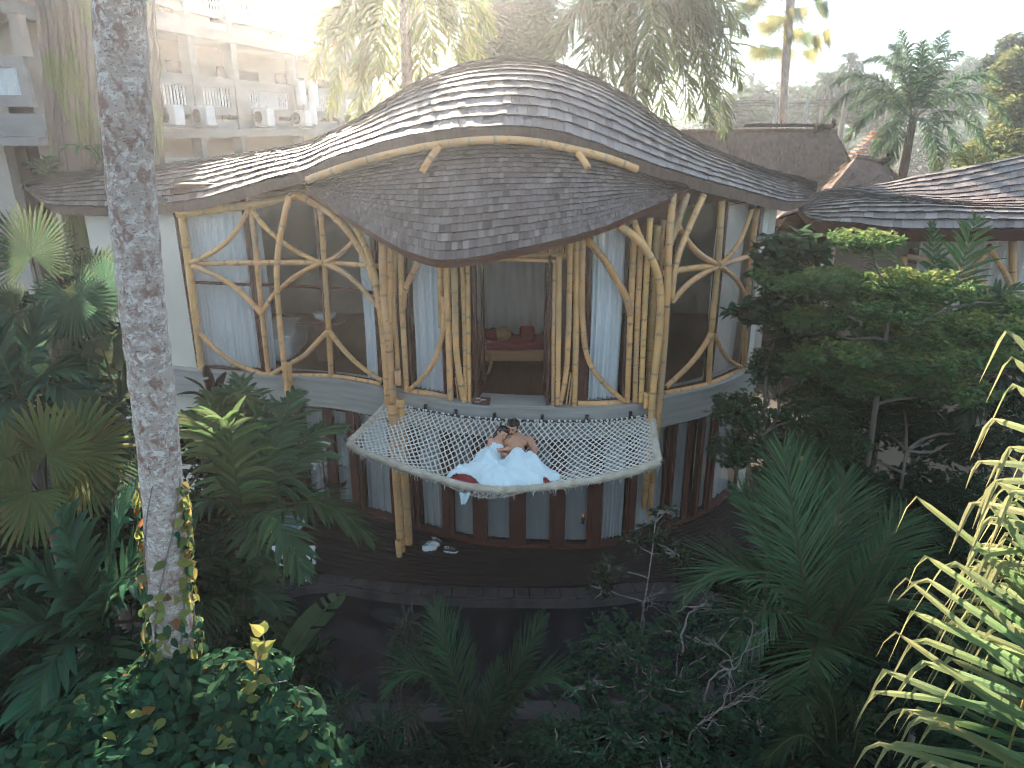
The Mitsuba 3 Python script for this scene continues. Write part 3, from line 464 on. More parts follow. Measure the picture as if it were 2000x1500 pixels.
for i, (a, b) in enumerate(((880, 930), (945, 1003), (1022, 1082), (1099, 1155))):
    curtain(a, b, .1, 2.25, 960, ('first', 'second', 'third', 'fourth')[i] + ' tall grey blind behind the lower doors under the hammock, counted from the left', seed=40 + i, fold=.2, amp=.006, off=-.16, bsdf='m_blind', name='blind')

# rooms: bed canopy, daybed, wash stand
k = thing('bed_canopy', 'white draped bed canopy seen through the open upper door', 'bed canopy')
n = 90; u = np.linspace(0, 1, n); rows = []
for z in np.linspace(FLOOR + .55, 6.2, 16):
    t = (z - FLOOR) / 3.2; rows.append(np.c_[-.75 + 2.0 * u, 14.9 + .07 * np.sin(u * 60 + z) * (1.1 - t) + .05 * np.sin(u * 23 + 2 * z), z + .12 * np.sin(u * 9) * (1 - t)])
part(k, 'drape', (np.stack(rows).reshape(-1, 3), grid_faces(16, n)), 'm_linen', True)
k = thing('daybed', 'carved teak daybed with a red mattress inside the open upper door', 'daybed')
bx0, bx1, by0, by1, bz = -.55, 1.45, 13.75, 14.5, FLOOR
part(k, 'rail', rbox((bx1 - bx0, .06, .22), .02, ((bx0 + bx1) / 2, by0, bz + .38)), 'm_teak', 30); part(k, 'rail', rbox((bx1 - bx0, .06, .22), .02, ((bx0 + bx1) / 2, by1, bz + .38)), 'm_teak', 30)
for x, y in ((bx0 + .1, by0), (bx1 - .1, by0), (bx0 + .1, by1), (bx1 - .1, by1)): part(k, 'leg', tube_mesh(curve([(x, y, bz + .45), (x + .03, y - .01, bz + .25), (x - .04, y - .02, bz)], 10), np.linspace(.05, .025, 10), 8), 'm_teak', True)
part(k, 'scroll_end', tube_mesh(curve([(bx0 + .02, (by0 + by1) / 2, bz + .42), (bx0 - .06, (by0 + by1) / 2, bz + .7), (bx0 - .2, (by0 + by1) / 2, bz + .92), (bx0 - .28, (by0 + by1) / 2, bz + .9)], 14), np.c_[np.full((14, 1), .38), np.full((14, 1), .05)][:, [0, 1, 1, 1, 0, 1, 1, 1]] * np.ones((14, 8)), 8), 'm_teak', True)
part(k, 'mattress', rbox((bx1 - bx0 - .04, by1 - by0 - .06, .16), .06, ((bx0 + bx1) / 2, (by0 + by1) / 2, bz + .56)), 'm_redcloth', 40)
k = thing('bolster_cushion', 'patterned red brown bolster on the left end of the daybed', 'cushion'); part(k, 'cover', rbox((.5, .3, .26), .12, (-.28, 14.0, bz + .75), rot=(0, -14, 0)), 'm_redcloth', 60); part(k, 'band', rbox((.10, .32, .28), .12, (-.2, 14.0, bz + .76), rot=(0, -14, 0)), 'm_teak', 60)
k = thing('throw_cushion', 'small dark red cushion leaning on the daybed mattress', 'cushion'); part(k, 'cover', rbox((.30, .14, .30), .06, (.30, 14.02, bz + .78), rot=(14, 0, 0)), 'm_redcloth', 60); part(k, 'button', trimesh.creation.icosphere(1, .02).apply_translation([.30, 13.93, bz + .78]), 'm_darkwood')
k = thing('wash_stand', 'dark wooden wash stand with a basin in the left upper room', 'wash stand')
c = np.array([-4.0, 14.7, FLOOR]); part(k, 'top', rbox((.95, .5, .06), .02, c + [0, 0, .84]), 'm_darkwood', 30); part(k, 'pedestal', rbox((.42, .36, .8), .03, c + [.1, 0, .41]), 'm_darkwood', 30); part(k, 'basin', tube_mesh([c + [.1, 0, .87], c + [.1, 0, .93], c + [.1, 0, 1.02]], [.10, .2, .24], 16), 'm_white', True)
k = thing('bath_tub', 'white freestanding bath tub in the left upper room behind the glass', 'bath tub')
part(k, 'shell', rbox((.75, 1.5, .58), .2, (-4.95, 15.1, FLOOR + .3)), 'm_white', 50); part(k, 'rim', rbox((.82, 1.58, .06), .028, (-4.95, 15.1, FLOOR + .6)), 'm_white', 50)
k = thing('candle_lamp', 'small lit candle lamp glowing behind the lower glass doors', 'lamp'); c = np.r_[plan_x(plan_px(1140, 1030), -.12)[0], .62]
part(k, 'base', trimesh.creation.cylinder(.03, .12, sections=12, transform=trimesh.transformations.translation_matrix(c - [0, 0, .07])), 'm_darkwood')
scene[f'{k}__flame'] = mikit.ply(trimesh.creation.icosphere(2, .018).apply_scale([1, 1, 1.7]).apply_translation(c + [0, 0, .03]), 'm_vc', emitter={'type': 'area', 'radiance': rgb(.03, .011, .003)})
# ---------------------------------------------------------------- the hammock net slung from the slab
H = thing('hammock_net', 'large white rope hammock net slung from the upper floor edge above the pool terrace', 'hammock')
xs = np.linspace(-2.2, 2.38, 60); rail_pts = np.c_[plan_x(xs, .27)[0], np.full(60, 2.74)]
fr = np.array([(680, 864, 11.0), (703, 882, 10.85), (739, 895, 10.6), (792, 915, 10.3), (858, 936, 10.0), (924, 952, 9.78), (990, 957, 9.68), (1056, 952, 9.68), (1122, 944, 9.72), (1188, 932, 9.82), (1237, 921, 9.95), (1287, 903, 10.15)])
front_pts = at(fr[:, 0], fr[:, 1], fr[:, 2])
def by_length(p):
    t = np.r_[0, np.cumsum(np.linalg.norm(np.diff(p, axis=0), axis=1))]; return Pchip(t / t[-1], p)
RAIL, FRONT = by_length(rail_pts), by_length(front_pts)
def net(s, t):
    s, t = np.asarray(s, float), np.asarray(t, float); ss = np.clip(s, 0, 1); p = RAIL(ss) * (1 - t)[..., None] + FRONT(ss) * t[..., None]
    h = np.where(t < .68, (np.clip(t, 0, 1) / .68) ** 1.5, np.cos((t - .68) / .32 * np.pi / 2 * .93))
    p[..., 2] -= .36 * t * (1 - t) * np.sin(np.pi * np.clip(ss, .02, .98)) ** .5 + .44 * np.exp(-((ss - .46) / .19) ** 2) * h; return p
g = G(); NS, NT = 48, 25; rng = R(3)
def knot(i, j): return net(np.array([(i + .5 * (j % 2)) / NS]), np.array([j / NT]))[0]
K = {(i, j): knot(i, j) + rng.normal(0, .004, 3) * (0 < j < NT) for j in range(NT + 1) for i in range(NS + 1)}
for j in range(NT):
    for i in range(NS + 1):
        for d in ((0, 1) if j % 2 else (-1, 0)):
            if (i + d, j + 1) in K and not (j % 2 == 0 and i + d < 0):
                a, b = K[i, j], K[i + d, j + 1]; m = (a + b) / 2 + rng.normal(0, .003, 3); v, f = tube_mesh([a, m, b], .0115, 4, False); g.add(v, f)
for (i, j), p in K.items():
    if 0 < j: s = trimesh.creation.icosphere(0, .02); g.add(s.vertices + p, s.faces)
part(H, 'net', g, 'm_rope', True)
part(H, 'rail', tube_mesh(RAIL(np.linspace(-.0, 1, 60)), .024, 8), 'm_iron', True)
for s in (.045, .16, .285, .43, .60, .755, .92):
    p = RAIL(s); n2 = plan_x(p[0])[1]; q = p + np.r_[-n2 * .08, .0]
    g = G(); g.add(*obox(q + [0, 0, -.06], q + [0, 0, .10], .055, .035, (0, 1, 0))); g.add(*obox(p + [0, 0, .0], q + [0, 0, .0], .05, .06)); part(H, 'bracket', g, 'm_iron')
g = G()
for s in np.r_[np.linspace(.01, .99, 54) + rng.normal(0, .004, 54)]:   # white loops round the rail
    c = RAIL(np.clip(s, 0, 1)); a = np.linspace(0, 2 * np.pi, 9); tdir = nrm(RAIL(min(s + .01, 1)) - RAIL(max(s - .01, 0)))
    for o in (-.009, .009): v, f = tube_mesh(c + tdir * o + np.c_[a * 0, np.cos(a) * .036, np.sin(a) * .036], .0085, 4, False); g.add(v, f)
    v, f = tube_mesh([c - [0, 0, .03], c - [0, .015, .075]], .014, 5, False); g.add(v, f)
part(H, 'rail_loop', g, 'm_rope', True, kind='stuff')
def wrapped(fn, n, r, turns, name, seed, ends=True):
    """A pole wrapped with coils of rope, some slipping, with frayed ends."""
    rng = R(seed); t = np.linspace(0, 1, n); p = fn(t); coil = np.abs(np.sin(t * turns * np.pi)); v_, f_ = tube_mesh(p, r * (.78 + .3 * coil + .12 * (meshkit.noise(np.c_[t * 60, t * 0, t * 0], seed) - .5)), 10)
    part(H, name, (v_, f_), 'm_ropeworn', True)
    g = G()
    for k in range(int(turns * .9)):
        u = rng.random(); c = fn(u) ; d = nrm(np.r_[rng.normal(0, .6), rng.normal(-.4, .5), rng.normal(-.7, .6)]); L = .03 + .07 * rng.random() ** 2
        q = curve([c + d * r * .8, c + d * (r + L * .5) + [0, 0, -.004], c + d * (r + L * .6) - [0, 0, L * .7]], 5); v, f = tube_mesh(q, np.linspace(.006, .002, 5), 4, False); g.add(v, f)
    part(H, name + '_fray', g, 'm_rope', True, kind='stuff')
wrapped(lambda t: FRONT(np.asarray(t)), 900, .062, 150, 'front_edge', 21)
wrapped(lambda t: net(np.zeros_like(t), t), 240, .05, 60, 'side_edge', 22)
wrapped(lambda t: net(np.ones_like(t), t), 240, .055, 60, 'side_edge', 23)
for p, d in ((FRONT(0), FRONT(0) - FRONT(.02)), (FRONT(1), FRONT(1) - FRONT(.98))): part(H, 'pole_end', tube_mesh([p, p + nrm(d) * .06, p + nrm(d) * .10], .03, 8), 'm_iron', True)
# net heights for what lies on it
from scipy.interpolate import LinearNDInterpolator
ss, tt = np.meshgrid(np.linspace(0, 1, 70), np.linspace(0, 1, 40)); npnt = net(ss.ravel(), tt.ravel()); NETZ = LinearNDInterpolator(npnt[:, :2], npnt[:, 2])
def netz(x, y): return np.nan_to_num(NETZ(x, y), nan=2.5)

# red bean bag
k = thing('red_bean_bag', 'dark red bean bag cushion under the white blanket in the hammock', 'cushion')
m = trimesh.creation.icosphere(5, 1.0); v = m.vertices.copy(); v = np.sign(v) * np.abs(v) ** np.array([.9, .9, .7]); v *= [.84, .40, .21]; v[:, 2] *= 1 + .25 * (meshkit.fbm(v * 3.3, 3, 4) - .5)
v += nrm(m.vertices) * (.03 * (meshkit.fbm(m.vertices * 5, 3, 8) - .5))[:, None]; v = v + [-.22, 10.16, 2.34]; lift = np.maximum(0, netz(v[:, 0], v[:, 1]) - v[:, 2]); v[:, 2] += lift * 1.0
part(k, 'cover', trimesh.Trimesh(v, m.faces, process=False), 'm_redcloth', True)
a = np.linspace(0, 2 * np.pi, 60); sx, sy = -.22 + .83 * np.cos(a), 10.16 + .395 * np.sin(a); part(k, 'seam', tube_mesh(np.c_[sx, sy, np.maximum(2.36, netz(sx, sy) + .02)], .008, 5, False), 'm_redcloth', True)

# white blanket: a cloth falling over the bean bag, the laps and the raised knees
legs = [((.02, 10.70, 2.50), (.10, 10.30, 2.77), .10), ((.10, 10.30, 2.77), (.08, 9.98, 2.44), .09), ((.16, 10.72, 2.48), (.30, 10.36, 2.66), .10), ((.30, 10.36, 2.66), (.28, 9.98, 2.46), .09),
        ((-.28, 10.72, 2.50), (-.40, 10.34, 2.71), .10), ((-.40, 10.34, 2.71), (-.30, 9.98, 2.44), .085), ((-.30, 10.85, 2.56), (-.55, 10.45, 2.56), .10), ((-.55, 10.45, 2.56), (-.6, 10.05, 2.44), .09), ((-.34, 10.92, 2.62), (-.46, 10.8, 2.58), .08)]
outline = [(-1.14, 10.20), (-1.07, 10.44), (-.85, 10.66), (-.6, 10.84), (-.40, 10.95), (-.22, 10.92), (-.11, 10.70), (-.04, 10.62), (.04, 10.70), (.2, 10.80), (.36, 10.76), (.52, 10.62), (.68, 10.45), (.76, 10.2), (.69, 10.02), (.52, 10.10), (.48, 9.85), (.42, 9.73), (.1, 9.70), (-.3, 9.72), (-.45, 9.79), (-.60, 9.98), (-.8, 10.12), (-.98, 10.08), (-1.08, 10.06)]
res = .012; gx, gy = np.meshgrid(np.arange(-1.2, .82, res), np.arange(9.66, 11.0, res), indexing='ij')
hz = netz(gx, gy) + .05
bb = ((gx + .22) / .84) ** 2 + ((gy - 10.16) / .42) ** 2; hz = np.maximum(hz, np.where(bb < 1.15, 2.38 + .27 * np.sqrt(np.clip(1 - bb, 0, 1)) ** .8 - .12 * np.clip(bb - 1, 0, 1), 0))
for a, b, r in legs:
    for q in np.linspace(0, 1, 22):
        c = np.array(a) * (1 - q) + np.array(b) * q; d = np.hypot(gx - c[0], gy - c[1]); hz = np.maximum(hz, c[2] + np.where(d < r, np.sqrt(np.clip(r * r - d * d, 0, None)), -(d - r) * 1.25))
from scipy.ndimage import gaussian_filter
hz = gaussian_filter(hz, 2.6)
def ridged(x, y, sx, sy, ang, seed):
    c, s = math.cos(ang), math.sin(ang); w = meshkit.fbm(np.stack([x * 2.2, y * 2.2, x * 0], -1), 2, seed + 5) - .5
    return 1 - np.abs(2 * meshkit.noise(np.stack([(x * c + y * s + w * .25) * sx, (-x * s + y * c + w * .25) * sy, x * 0 + seed], -1), seed) - 1)
hz += .062 * (ridged(gx, gy, 9, 2.4, .5, 1) ** 2 - .3) + .055 * (ridged(gx, gy, 8, 2.2, -.75, 2) ** 2 - .3) + .030 * (ridged(gx, gy, 17, 5, 1.2, 3) ** 2 - .3) + .015 * (ridged(gx, gy, 26, 8, 0.1, 6) ** 2 - .3)
hz = gaussian_filter(hz, 1.5)
pol = sg.Polygon(curve(outline + outline[:1], 160)); import shapely
inside = shapely.contains_xy(pol, gx.ravel(), gy.ravel()).reshape(gx.shape)
edge_d = np.array(shapely.distance(shapely.points(gx.ravel(), gy.ravel()), pol.exterior)).reshape(gx.shape); hz -= .07 * np.exp(-edge_d / .05)
hz = np.maximum(hz, netz(gx, gy) + .02)
hz = np.maximum(hz, np.where(bb < 1.02, 2.34 + .235 * np.clip(1.02 - bb, 0, 1) ** .35, 0) + .012)
idx = -np.ones(gx.size, int); sel = np.nonzero(inside.ravel())[0]; idx[sel] = np.arange(len(sel)); q = grid_faces(*gx.shape); q = idx[q]; q = q[(q >= 0).all(1)]
top = np.c_[gx.ravel()[sel], gy.ravel()[sel], hz.ravel()[sel]]
k = thing('white_blanket', 'crumpled white blanket over the couple on the hammock', 'blanket')
e = np.sort(np.vstack([q[:, [0, 1]], q[:, [1, 2]], q[:, [2, 3]], q[:, [3, 0]]]), 1); ed, cnt = np.unique(e, axis=0, return_counts=True); ed = ed[cnt == 1]; n = len(top)
part(k, 'cloth', (np.vstack([top, top - [0, 0, .014]]), np.vstack([q[:, ::-1], q + n, np.c_[ed, ed[:, ::-1] + n]])), 'm_blanket', True)
p0 = FRONT(.435) + [0, -.03, -.03]; uu_, vv_ = np.meshgrid(np.linspace(0, 1, 9), np.linspace(0, 1, 12), indexing='ij')
part(k, 'hanging_corner', ((np.stack([p0[0] - .10 + .17 * uu_ * (1 - .55 * vv_) + .02 * vv_, p0[1] - .035 + .03 * np.sin(uu_ * 9 + vv_ * 3), p0[2] - .05 - .20 * vv_ * (1 - .25 * np.abs(uu_ - .5))], -1)).reshape(-1, 3), grid_faces(9, 12)), 'm_blanket', True)

# ---------------------------------------------------------------- the couple
def limb(pts, rad, seg=16):
    s = [m3.Manifold.sphere(float(r), seg).translate(tuple(map(float, p))) for p, r in zip(pts, rad)]
    return [m3.Manifold.batch_hull([s[i], s[i + 1]]) for i in range(len(s) - 1)] or s
def ell(c, r, frame=None, seg=20):
    m = m3.Manifold.sphere(1.0, seg).scale(tuple(map(float, r)))
    A = np.eye(3) if frame is None else np.stack(frame, 1); return m.transform(np.c_[A, np.asarray(c, float)])
def flesh(parts, edge=.012, it=14):
    m = m3.Manifold.batch_boolean(parts, m3.OpType.Add).refine_to_length(edge).to_mesh(); t = trimesh.Trimesh(m.vert_properties[:, :3], m.tri_verts, process=True); trimesh.smoothing.filter_taubin(t, iterations=it); return t
def head_frame(fwd, up): f = nrm(fwd); r = nrm(np.cross(f, up)); return r, f, np.cross(r, f)    # right, forward, up
def head_parts(c, fr, r, jaw=1.0):
    X, Yf, Z = fr; L = lambda x, y, z: c + X * x * r + Yf * y * r + Z * z * r
    return [ell(L(0, -.08, .18), (.78 * r, .95 * r, .90 * r), fr), ell(L(0, .22, -.42), (.58 * r * jaw, .62 * r, .66 * r), fr), *limb([L(0, .80, -.02), L(0, 1.02, -.24)], [.10 * r, .15 * r], 10), ell(L(0, .74, -.60), (.25 * r, .13 * r, .09 * r), fr),
            ell(L(.78, -.08, -.02), (.09 * r, .17 * r, .25 * r), fr), ell(L(-.78, -.08, -.02), (.09 * r, .17 * r, .25 * r), fr), ell(L(0, .66, .16), (.5 * r, .18 * r, .10 * r), fr), ell(L(0, .68, -.86), (.22 * r, .18 * r, .15 * r), fr)]
def hand(w, d, palm_n, r=.5, curl=.5, side=1):
    """Five fingers on a palm; w wrist, d direction, palm_n the way the palm faces."""
    d = nrm(d); s = nrm(np.cross(d, palm_n)) * side; n = nrm(np.cross(s, d)) * side; out = [m3.Manifold.batch_hull([m3.Manifold.sphere(.013, 8).translate(tuple(w + d * a + s * b)) for a, b in ((.0, -.018), (.0, .018), (.075, -.034), (.078, .034))])]
    for b, L in ((-.031, .058), (-.011, .074), (.010, .080), (.031, .072)):
        p = w + d * .078 + s * b; p1 = p + (d * math.cos(curl * .4) + n * math.sin(curl * .4)) * L * .5; p2 = p1 + (d * math.cos(curl) + n * math.sin(curl)) * L * .5; out += limb([p - d * .02, p1, p2], [.0095, .0088, .0075], 8)
    p = w + d * .025 + s * .026; out += limb([p, p + (s * .8 + d * .6) * .035 + n * .012, p + (s * .6 + d) * .055 + n * .02], [.0115, .0105, .009], 8); return out
def paint(t, base, rng_seed, extra=None):
    v = np.asarray(t.vertices); n = meshkit.fbm(v * 14, 3, rng_seed)[:, None]; c = np.array(base) * (.86 + .28 * n)
    if extra is not None: c = extra(v, c)
    return np.clip(c, 0, 1)
# man
MH = np.array([.015, 11.08, 2.905]); mf = head_frame((-.36, -.90, -.14), (.05, -.10, .99)); r = .118
k = thing('person', 'dark haired bearded man with bare chest reclining in the hammock', 'person')
sp = [np.array(p) for p in ((.05, 10.72, 2.48), (.05, 10.86, 2.58), (.06, 11.00, 2.68), (.06, 11.10, 2.745))]
shR, shL = np.array([.285, 11.06, 2.69]), np.array([-.165, 11.08, 2.69])
body = limb(sp, [.15, .145, .155, .10]) + limb([shR - [.05, 0, 0], sp[2], shL], [.075, .15, .075]) + limb([sp[3], MH + [0, .02, -.06]], [.075, .062])
body += [ell((.13, 10.93, 2.70), (.11, .075, .085)), ell((-.03, 10.94, 2.70), (.11, .075, .085))]
elR = np.array([.375, 10.90, 2.54]); wrR = np.array([.27, 10.66, 2.60]); body += limb([shR, (shR + elR) / 2 + [.012, -.01, .01], elR, (elR + wrR) / 2, wrR], [.078, .062, .048, .047, .034])
elL = np.array([-.20, 10.86, 2.56]); wrL = np.array([-.085, 10.64, 2.60]); body += limb([shL, (shL + elL) / 2, elL, (elL + wrL) / 2, wrL], [.074, .06, .047, .045, .034])
body += hand(wrL, (.5, -.75, -.1), (.3, .2, -1), curl=.7) + hand(wrR, (-.75, -.3, .1), (0, .1, -1), curl=.6, side=-1)
body += limb([(.0, 10.70, 2.46), (.10, 10.30, 2.72), (.08, 9.98, 2.38), (.08, 9.90, 2.40)], [.10, .068, .05, .04]) + limb([(.12, 10.70, 2.46), (.30, 10.36, 2.60), (.28, 9.98, 2.40), (.28, 9.90, 2.42)], [.10, .068, .05, .04])
t = flesh(body + head_parts(MH, mf, r, 1.05), .011)
def man_tone(v, c):
    d = np.linalg.norm(v - (MH + mf[1] * r * .8 - mf[2] * r * .55), axis=1)[:, None]; lip = np.exp(-(d / .022) ** 2); c = c * (1 - lip * .35) + np.array([.34, .13, .10]) * lip * .35
    for x in (.13, -.03):
        q = np.exp(-(np.linalg.norm(v - [x, 10.87, 2.67], axis=1)[:, None] / .016) ** 2); c = c * (1 - .5 * q)
    return c
part(k, 'body', G().add(t.vertices, t.faces, paint(t, (.52, .265, .165), 2, man_tone)), 'm_skin', True)
Lm = lambda x, y, z: MH + mf[0] * x * r + mf[1] * y * r + mf[2] * z * r
hair = flesh([ell(Lm(0, -.18, .42), (.86 * r, .98 * r, .88 * r), mf), ell(Lm(0, .55, .92), (.55 * r, .42 * r, .35 * r), mf), ell(Lm(.35, .30, .98), (.35 * r, .5 * r, .3 * r), mf), ell(Lm(-.35, .30, .95), (.35 * r, .5 * r, .3 * r), mf)], .012, 5)
hv = hair.vertices + nrm(hair.vertex_normals) * (.018 * (meshkit.fbm(hair.vertices * 60, 3, 2) - .4))[:, None]; face_cut = ((hv - MH) @ mf[1] > .42 * r) & ((hv - MH) @ mf[2] < .62 * r); hv = np.where(face_cut[:, None], hv - mf[1] * .035, hv)
part(k, 'hair', trimesh.Trimesh(hv, hair.faces, process=False), 'm_hair', True)
bd = flesh([ell(Lm(0, .30, -.66), (.56 * r, .56 * r, .42 * r), mf), ell(Lm(.50, .12, -.40), (.14 * r, .34 * r, .40 * r), mf), ell(Lm(-.50, .12, -.40), (.14 * r, .34 * r, .40 * r), mf), *limb([Lm(-.26, .84, -.46), Lm(0, .90, -.42), Lm(.26, .84, -.46)], [.05 * r, .06 * r, .05 * r], 8)], .008, 3)
part(k, 'beard', trimesh.Trimesh(bd.vertices + nrm(bd.vertex_normals) * (.008 * meshkit.fbm(bd.vertices * 90, 2, 5))[:, None], bd.faces, process=False), 'm_hair', True)
for s in (-1, 1):
    g = flesh(limb([Lm(s * .46, .78, .26), Lm(s * .30, .84, .30), Lm(s * .14, .84, .25)], [.04 * r, .06 * r, .05 * r], 8), .006, 2); part(k, 'eyebrow', g, 'm_hair', True)
    g = flesh(limb([Lm(s * .40, .76, .06), Lm(s * .27, .82, .035), Lm(s * .15, .80, .06)], [.03 * r, .04 * r, .03 * r], 8), .006, 2); part(k, 'eyelid', g, 'm_hair', True)
# woman
WH = np.array([-.165, 11.00, 2.835]); wf = head_frame((.46, -.84, -.16), (.60, -.05, .80)); r = .107
k = thing('person', 'dark haired woman in a white top leaning her head on the man in the hammock', 'person')
sp = [np.array(p) for p in ((-.30, 10.76, 2.46), (-.28, 10.86, 2.56), (-.25, 10.95, 2.66), (-.235, 11.00, 2.715))]
shL, shR = np.array([-.345, 10.96, 2.72]), np.array([-.12, 11.02, 2.66])
body = limb(sp, [.13, .115, .115, .075]) + limb([shL, sp[2], shR], [.055, .10, .055]) + limb([sp[3], WH - wf[2] * .07 - wf[1] * .02], [.055, .047])
el = np.array([-.335, 10.82, 2.60]); wr = np.array([-.125, 10.72, 2.68]); body += limb([shL, (shL + el) / 2 + [-.008, -.01, .0], el, (el + wr) / 2 + [0, 0, -.004], wr], [.058, .047, .038, .035, .025]); body += hand(wr, (.95, .02, .10), (0, .35, -1), curl=.45)
elR = np.array([-.08, 10.90, 2.52]); body += limb([shR, elR, (-.06, 10.72, 2.52)], [.052, .036, .026])
body += limb([(-.26, 10.74, 2.46), (-.40, 10.34, 2.66), (-.30, 9.98, 2.38), (-.30, 9.92, 2.40)], [.10, .062, .045, .036]) + limb([(-.34, 10.76, 2.46), (-.55, 10.45, 2.50), (-.6, 10.05, 2.38), (-.6, 9.98, 2.38)], [.10, .062, .045, .036])
t = flesh(body + head_parts(WH, wf, r, .92), .010)
def lips(v, c):
    d = np.linalg.norm(v - (WH + wf[1] * r * .82 - wf[2] * r * .60), axis=1)[:, None]; q = np.exp(-(d / .017) ** 2); return c * (1 - q * .6) + np.array([.36, .11, .10]) * q * .6
part(k, 'body', G().add(t.vertices, t.faces, paint(t, (.58, .305, .20), 4, lips)), 'm_skin', True)
tp = flesh([*limb([(-.29, 10.80, 2.50), (-.275, 10.88, 2.585), (-.262, 10.925, 2.635)], [.135, .124, .112]), ell((-.21, 10.83, 2.66), (.075, .055, .055)), ell((-.31, 10.82, 2.65), (.07, .05, .055))], .014)
part(k, 'top', trimesh.Trimesh(tp.vertices + nrm(tp.vertex_normals) * .004, tp.faces, process=False), 'm_blanket', True)
Lw = lambda x, y, z: WH + wf[0] * x * r + wf[1] * y * r + wf[2] * z * r
hair = flesh([ell(Lw(0, -.16, .38), (.86 * r, 1.0 * r, .86 * r), wf), ell(Lw(0, .42, .86), (.5 * r, .4 * r, .28 * r), wf), *limb([Lw(0, -.7, .2), Lw(.1, -.95, -.5), Lw(.0, -.9, -1.4), Lw(.1, -.8, -2.2)], [.5 * r, .42 * r, .34 * r, .16 * r]), *limb([Lw(-.72, .1, .35), Lw(-.78, .0, -.35)], [.16 * r, .12 * r])], .010, 5)
hv = hair.vertices + nrm(hair.vertex_normals) * (.010 * (meshkit.fbm(hair.vertices * 70, 3, 3) - .4))[:, None]; cut = ((hv - WH) @ wf[1] > .42 * r) & ((hv - WH) @ wf[2] < .55 * r); hv = np.where(cut[:, None], hv - wf[1] * .03, hv)
part(k, 'hair', trimesh.Trimesh(hv, hair.faces, process=False), 'm_hair', True)
for s in (-1, 1):
    part(k, 'eyebrow', flesh(limb([Lw(s * .44, .76, .24), Lw(s * .28, .84, .28), Lw(s * .14, .84, .24)], [.028 * r, .038 * r, .03 * r], 8), .006, 2), 'm_hair', True); part(k, 'eyelid', flesh(limb([Lw(s * .42, .74, .03), Lw(s * .28, .82, .0), Lw(s * .16, .80, .03)], [.026 * r, .034 * r, .026 * r], 8), .006, 2), 'm_hair', True)

# wooden plate with carved letters on the slab's edge
k = thing('wooden_plate', 'small red brown wooden plate with pale lettering on the slab edge by the door', 'sign')
pc_ = facade([940], [790], .13)[0]; pc_[2] = FLOOR + .03; _, n2 = plan_x(pc_[0]); side = np.array([-n2[1], n2[0]]); side = side * np.sign(side[0])
A = np.array([side[0], side[1], 0.]); B = np.array([-n2[0] * .80, -n2[1] * .80, .60]); Cn = np.cross(A, B)
pl = rbox((.32, .15, .024), .006); pl.vertices = pc_ + pl.vertices @ np.stack([A, B, Cn]) + [0, 0, .05]; part(k, 'board', pl, 'm_darkwood', 30)
def lettering(txt, h, dx, dy):
    m = meshkit.text_mesh(txt, h, .003, True); m.vertices = pc_ + [0, 0, .05] + (m.vertices + [dx, dy, .0125]) @ np.stack([A, B, Cn]); return m
part(k, 'lettering', trimesh.util.concatenate([lettering('SIIR', .032, -.115, .018), lettering('IIIIII', .026, -.01, -.002), lettering('IIIIIII IIIII', .014, -.115, -.045)]), 'm_linen')
# shoes on the terrace
def shoe(p, ang, cat, label, bs, sole='m_white', hi=.085):
    k = thing(cat, label, 'shoe'); c, s = math.cos(ang), math.sin(ang); Rm = np.array([[c, s, 0], [-s, c, 0], [0, 0, 1.]])
    q = np.linspace(0, 1, 14); ln = -.14 + .28 * q; w = .036 + .013 * np.sin(q * np.pi * 1.1) + .01 * (q > .5); w = w * np.sqrt(np.clip(1 - (2 * q - 1) ** 8, .02, 1)); h = np.where(q < .45, hi, hi * (1 - .55 * np.clip((q - .45) / .4, 0, 1)))
    a = np.linspace(0, np.pi, 9); up = np.stack([np.repeat(ln[:, None], 9, 1), w[:, None] * np.cos(a), .025 + h[:, None] * np.sin(a) ** .7], -1).reshape(-1, 3); part(k, 'upper', (up @ Rm + p, grid_faces(14, 9)), bs, True)
    part(k, 'opening', tube_mesh((np.c_[-.08 + .045 * np.cos(np.linspace(0, 6.28, 16)), .028 * np.sin(np.linspace(0, 6.28, 16)), np.full(16, .022 + hi)]) @ Rm + p, .008, 6, False), 'm_black' if bs == 'm_white' else 'm_linen', True)
    sl = np.stack([np.r_[ln, ln[::-1]], np.r_[w, -w[::-1]] * 1.12], -1); m = trimesh.creation.extrude_polygon(sg.Polygon(sl).buffer(0), .026, engine='earcut'); m.vertices = m.vertices @ Rm + p; part(k, 'sole', m, sole)
    for j in range(3): x = .0 + j * .03; z = .03 + hi * (1 - .2 * j) ; part(k, 'lace', tube_mesh((np.array([[x, -.03, z - .012], [x + .01, 0, z + .004], [x, .03, z - .012]])) @ Rm + p, .004, 5), 'm_linen' if bs != 'm_white' else 'm_concrete', True)
def sp_(px, py): return atz(px, py, .018)
shoe(sp_(839, 1073), .25, 'shoe', 'nearest white sneaker left of the lower doors', 'm_white'); shoe(sp_(846, 1066), .35, 'shoe', 'white sneaker behind the nearest white sneaker', 'm_white')
shoe(sp_(856, 1062), -.35, 'shoe', 'black shoe beside the white sneakers', 'm_black', 'm_black'); shoe(sp_(881, 1077), -.12, 'shoe', 'black shoe with a white sole right of the sneakers', 'm_black', 'm_white', .06)
